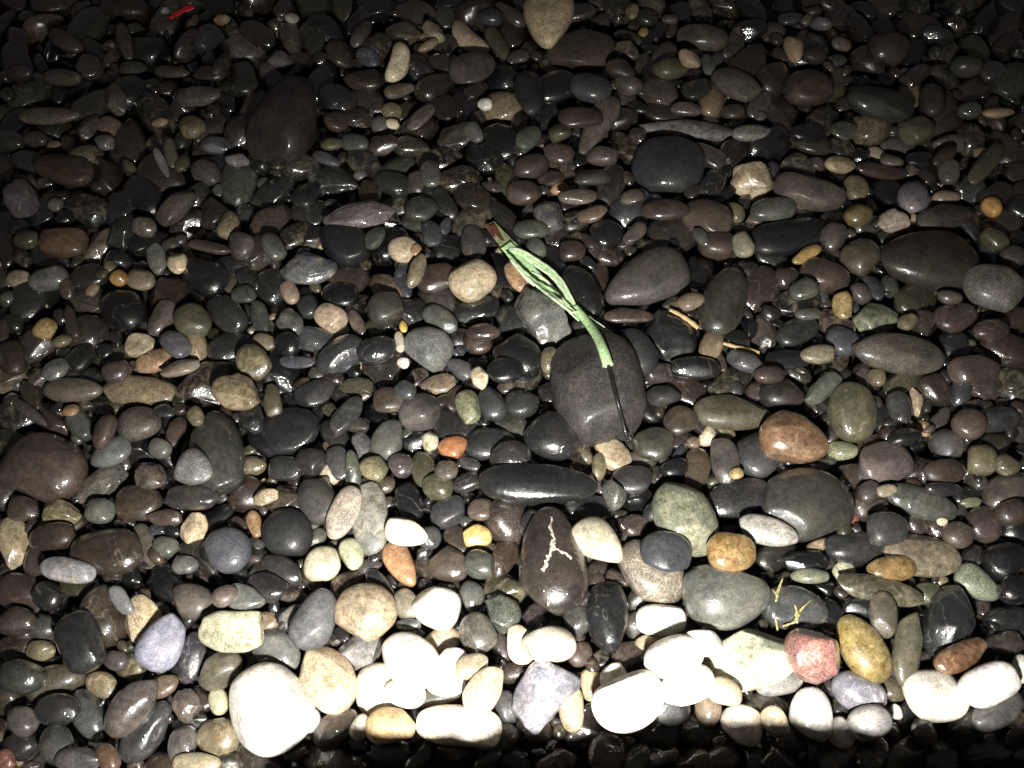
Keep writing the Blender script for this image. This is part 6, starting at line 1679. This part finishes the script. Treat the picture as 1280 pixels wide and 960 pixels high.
# ------------------------------------------------------------------ small things lying on the stones
bpy.context.view_layer.update()
dg = bpy.context.evaluated_depsgraph_get()
CAM = Vector((0, 0, H)); Fpx = 640 / math.tan(math.radians(31))
cp, sp = math.cos(PITCH), math.sin(PITCH)
def on(u, v):
    """the point of the stones' surface that the picture shows at u, v, and the pixel size there in metres"""
    d = Vector((0, cp, -sp)) + Vector((1, 0, 0)) * ((u - 640) / Fpx) + Vector((0, sp, cp)) * ((480 - v) / Fpx)
    d.normalize()
    ok, loc, n, _, ob, _ = sc.ray_cast(dg, CAM, d, distance=5)
    return loc, n, (loc - CAM).length / Fpx, d

def smooth_path(pts, sub=4):
    P = [Vector(p) for p in pts]; out = []
    for i in range(len(P) - 1):
        a, b, c, d = P[max(0, i - 1)], P[i], P[i + 1], P[min(len(P) - 1, i + 2)]
        for k in range(sub):
            t = k / sub
            out.append(.5 * ((2 * b) + (c - a) * t + (2 * a - 5 * b + 4 * c - d) * t * t + (3 * b - a - 3 * c + d) * t ** 3))
    out.append(P[-1]); return out

def lay(px, lift=.004, bridge=True):
    """a path over the stones: the string of points rests on the high spots and bridges the gaps"""
    dense = []
    for (a, b) in zip(px, px[1:]):
        n = max(1, int(math.hypot(b[0] - a[0], b[1] - a[1]) / 3.5))
        dense += [(a[0] + (b[0] - a[0]) * i / n, a[1] + (b[1] - a[1]) * i / n) for i in range(n)]
    px = dense + [px[-1]]
    P = []
    for (u, v) in px:
        loc, n, s, d = on(u, v)
        P.append((loc.z, d))
    z = [p[0] for p in P]
    if bridge:
        for _ in range(60):
            z = [max(z[i], .5 * (z[max(0, i - 1)] + z[min(len(z) - 1, i + 1)])) for i in range(len(z))]
    out = []
    for zz, (_, d) in zip(z, P):
        t = (zz + lift - H) / d.z
        out.append(CAM + d * t)
    for _ in range(3):
        out = [out[0]] + [(out[i - 1] + out[i] * 2 + out[i + 1]) / 4 for i in range(1, len(out) - 1)] + [out[-1]]
    return out

def tube(name, path, radii, m, parent=None, seg=10, flat=1.0, twist=None, hollow=False):
    """a swept strand; flat < 1 makes it a ribbon"""
    bm = bmesh.new(); rings = []
    n = len(path)
    for i, p in enumerate(path):
        t = (path[min(i + 1, n - 1)] - path[max(i - 1, 0)]).normalized()
        side = t.cross(Vector((0, 0, 1))).normalized(); upv = side.cross(t).normalized()
        if twist: 
            a = twist * math.sin(i * .9); side, upv = side * math.cos(a) + upv * math.sin(a), upv * math.cos(a) - side * math.sin(a)
        r = radii[0] + (radii[1] - radii[0]) * i / (n - 1) if len(radii) == 2 else radii[min(i * len(radii) // n, len(radii) - 1)]
        rings.append([bm.verts.new(p + side * r * math.cos(k * 2 * math.pi / seg) + upv * r * flat * math.sin(k * 2 * math.pi / seg)) for k in range(seg)])
    for a, b in zip(rings, rings[1:]):
        for k in range(seg): bm.faces.new((a[k], a[(k + 1) % seg], b[(k + 1) % seg], b[k]))
    bm.faces.new(rings[0][::-1])
    if hollow:
        inner = [bm.verts.new(v.co.lerp(path[-1], .35)) for v in rings[-1]]
        deep = [bm.verts.new(v.co.lerp(path[-1], .45) - (path[-1] - path[-2])) for v in rings[-1]]
        for k in range(seg):
            bm.faces.new((rings[-1][k], rings[-1][(k + 1) % seg], inner[(k + 1) % seg], inner[k]))
            bm.faces.new((inner[k], inner[(k + 1) % seg], deep[(k + 1) % seg], deep[k]))
        bm.faces.new(deep)
    else: bm.faces.new(rings[-1])
    bmesh.ops.recalc_face_normals(bm, faces=bm.faces[:])
    for f in bm.faces: f.smooth = True
    me = bpy.data.meshes.new(name); bm.to_mesh(me); bm.free(); me.materials.append(m)
    o = bpy.data.objects.new(name, me); col.objects.link(o)
    if parent:
        o.parent = parent; o.matrix_parent_inverse = Matrix.Translation(-parent.location)
    return o

def empty(name, loc, label, cat):
    o = bpy.data.objects.new(name, None); o.location = loc; o.empty_display_size = .02
    col.objects.link(o); o['label'] = label; o['category'] = cat; return o

def wid(u, v, px): return on(u, v)[2] * px / 2

green = simple_mat('pale_green_plastic', (.5, .74, .38), .3, .6, .1, nscale=260, amt=.3)
green2 = simple_mat('green_film', (.44, .66, .34), .3, .7, .0, nscale=200, amt=.15)
pale = simple_mat('whitish_green_plastic', (.7, .82, .58), .35, .5, .1, nscale=300, amt=.2)
clear = simple_mat('cloudy_film', (.34, .38, .2), .25, .8, .2, nscale=120, amt=.22)
redt = simple_mat('brown_red_film', (.11, .045, .028), .4, .4, nscale=200, amt=.4)
black = simple_mat('black_wire', (.008, .007, .006), .45, .2)
straw = simple_mat('dry_straw', (.5, .36, .18), .6, .2, nscale=700)
redleaf = simple_mat('bright_red_plastic', (.75, .02, .03), .35, .5)
weedm = simple_mat('yellow_weed', (.36, .32, .15), .4, .6, .2, nscale=300, amt=.5)
quartz = simple_mat('white_quartz', (.42, .36, .3), .4, .5, nscale=260, amt=.5)

root = empty('streamer_bundle', on(690, 370)[0], 'bundle of green plastic strips bound into a short tube with a black wire', 'plastic bundle')
def strip(name, px, w0, w1, m, flat=.28, lift=.006, tw=.3, seg=10):
    P = smooth_path(lay(px, lift), 2)
    u, v = px[len(px) // 2]; s = (P[len(P) // 2] - CAM).length / Fpx
    return tube(name, P, (w0 * s / 2, w1 * s / 2), m, root, seg, flat, tw)
strip('clear_tip', [(612, 279), (622, 291), (634, 305), (647, 319), (660, 333)], 14, 25, clear, .09, .007, .05, 14)
strip('red_edge', [(609, 279), (612, 287), (618, 297)], 5, 3, redt, .3, .009, 0)
strip('red_edge', [(613, 281), (619, 288), (626, 297), (631, 303)], 11, 2, redt, .1, .0086, 0)
strip('film', [(632, 306), (654, 328), (672, 346), (690, 362), (706, 376), (720, 390)], 17, 8, green2, .06, .0112, .02, 14)
for off, wd, lift, mt in ((-3, 3.6, .0125, pale), (-.5, 4.8, .0135, green), (2.2, 4.4, .0128, green), (4.2, 2.8, .012, pale)):
    strip('strip', [(636, 312 + off * .7), (652, 315 + off), (668 - off * .5, 326 + off), (688 - off * .6, 339 + off * .9), (701 - off, 353 + off * .4), (712 - off, 373), (721 - off * .5, 388)], wd, wd * .8, mt, .22, lift, .15)
strip('strip', [(655, 320), (672, 332), (690, 345), (700, 356), (706, 366), (712, 378)], 5, 4, pale, .3, .0148, .2)
strip('strip', [(634, 317), (648, 333), (668, 351), (690, 368), (708, 382), (720, 391)], 4.5, 4, green, .3, .0128, .2)
strip('strip', [(638, 324), (652, 341), (672, 358), (694, 375), (716, 392)], 4, 4, pale, .3, .0125, .2)
strip('strip', [(658, 318), (666, 334), (676, 348), (692, 364), (710, 382)], 5, 3, green, .25, .0138, .2)
strip('strip', [(665, 340), (678, 346), (690, 358), (704, 374), (717, 389)], 3, 3, pale, .3, .0142, .2)
strip('strip', [(643, 330), (652, 341), (661, 351), (669, 356)], 3, 6, pale, .25, .010, .1)
strip('frayed_end', [(722, 388), (738, 399), (752, 408), (766, 416)], 6, 1.8, green, .3, .017)
strip('frayed_end', [(726, 394), (741, 405), (753, 413), (763, 414)], 3.4, 1.6, pale, .4, .0165)
strip('frayed_end', [(730, 392), (745, 402), (756, 409)], 3, 1.4, pale, .4, .018)
strip('frayed_end', [(713, 384), (719, 391), (725, 398)], 4, 3, pale, .3, .013)
strip('frayed_end', [(712, 390), (719, 397), (724, 401)], 4, 2.4, green, .3, .012)
Pt = smooth_path(lay([(718, 384), (728, 395), (738, 408), (748, 423), (755, 440), (760, 457)], .008), 2)
s_ = (Pt[10] - CAM).length / Fpx
tube('sleeve', Pt, (5.2 * s_, 6.6 * s_), green, root, 16, .8, None, True)
Pw = smooth_path(lay([(757, 444), (761, 458), (766, 478), (771, 498), (777, 522), (782, 540), (785, 552)], .005), 2)
tube('wire', Pw, (2.9 * s_, 2.3 * s_), black, root, 8)

def strand(name, px, w0, w1, m, label, cat, flat=.6, lift=.004):
    P = smooth_path(lay(px, lift), 2); s = (P[0] - CAM).length / Fpx
    o = tube(name, [p - P[0] for p in P], (w0 * s / 2, w1 * s / 2), m, None, 8, flat, .2)
    o.location = P[0]; o['label'] = label; o['category'] = cat; return o
t = strand('straw', [(904, 429), (918, 433), (934, 437), (949, 441)], 4.5, 6.5, straw, 'pale dry straw stalk lying across the dark stones right of center', 'straw')
t = strand('straw', [(837, 387), (850, 393), (862, 401), (873, 410)], 5, 7, straw, 'dry straw chip below the large smooth grey egg-shaped stone', 'straw', .5)
t = strand('plastic_scrap', [(212, 23), (220, 18), (229, 12), (242, 8)], 6, 10, redleaf, 'bright red plastic scrap in the dark at the upper left', 'scrap', .35)
def weed(paths, label):
    r_ = empty('seaweed', on(*paths[0][0][1])[0], label, 'seaweed')
    for px, a, b in paths:
        P = smooth_path(lay(px, .002), 2); s = (P[0] - CAM).length / Fpx
        tube('frond', P, [(a + (b - a) * i / len(P)) * s / 2 * (.35 + .75 * math.sin(3.14 * (i + .5) / len(P))) * random.uniform(.75, 1.35) for i in range(len(P))], weedm, r_, 8, .3, .3)
weed([([(979, 722), (975, 731), (972, 740), (970, 752)], 2, 4.5), ([(965, 736), (969, 741), (973, 746)], 2, 3), ([(968, 768), (971, 778), (972, 788)], 2, 4)],
     'thin yellow-green weed strand on the dark wet stone, the left one')
weed([([(1015, 749), (1007, 756), (1000, 762), (997, 770), (995, 777), (988, 780), (978, 783)], 1.5, 4), ([(993, 755), (997, 764), (996, 779)], 3, 6.5)],
     'forked yellow weed strand above the red-pink stone')

# the white vein in the large dark stone, as a part of it
host = min(stones, key=lambda o: (Vector(on(690, 700)[0]) - o.location).length if 'white vein' in o['label'] else 9)
hb = BVHTree.FromObject(host, dg)
def on_host(u, v):
    _, _, s, d = on(u, v)
    inv = host.matrix_world.inverted()
    loc, n, i, dist = hb.ray_cast(inv @ CAM, (inv.to_3x3() @ d).normalized())
    return None if loc is None else (host.matrix_world @ loc, s)
for px, a, b in (([(688, 630), (690, 645), (688, 660), (692, 673), (690, 686), (684, 699), (679, 712)], 3.5, 9), ([(691, 682), (698, 688), (706, 692), (714, 699)], 3, 3)):
    hit = [on_host(*p) for p in px]; hit = [h for h in hit if h]
    if len(hit) < 2: continue
    P = smooth_path([h[0] for h in hit], 5); s = hit[0][1]
    P = [p + Vector((random.uniform(-1.6, 1.6) * s, random.uniform(-1.2, 1.2) * s, .0002)) for p in P]
    rr = [s * (a + (b - a) * i / len(P)) / 2 * random.uniform(.35, 1.35) for i in range(len(P))]
    o = tube('quartz_vein', P, rr, quartz, None, 8, .3)
    o.data.transform(host.matrix_world.inverted()); o.parent = host
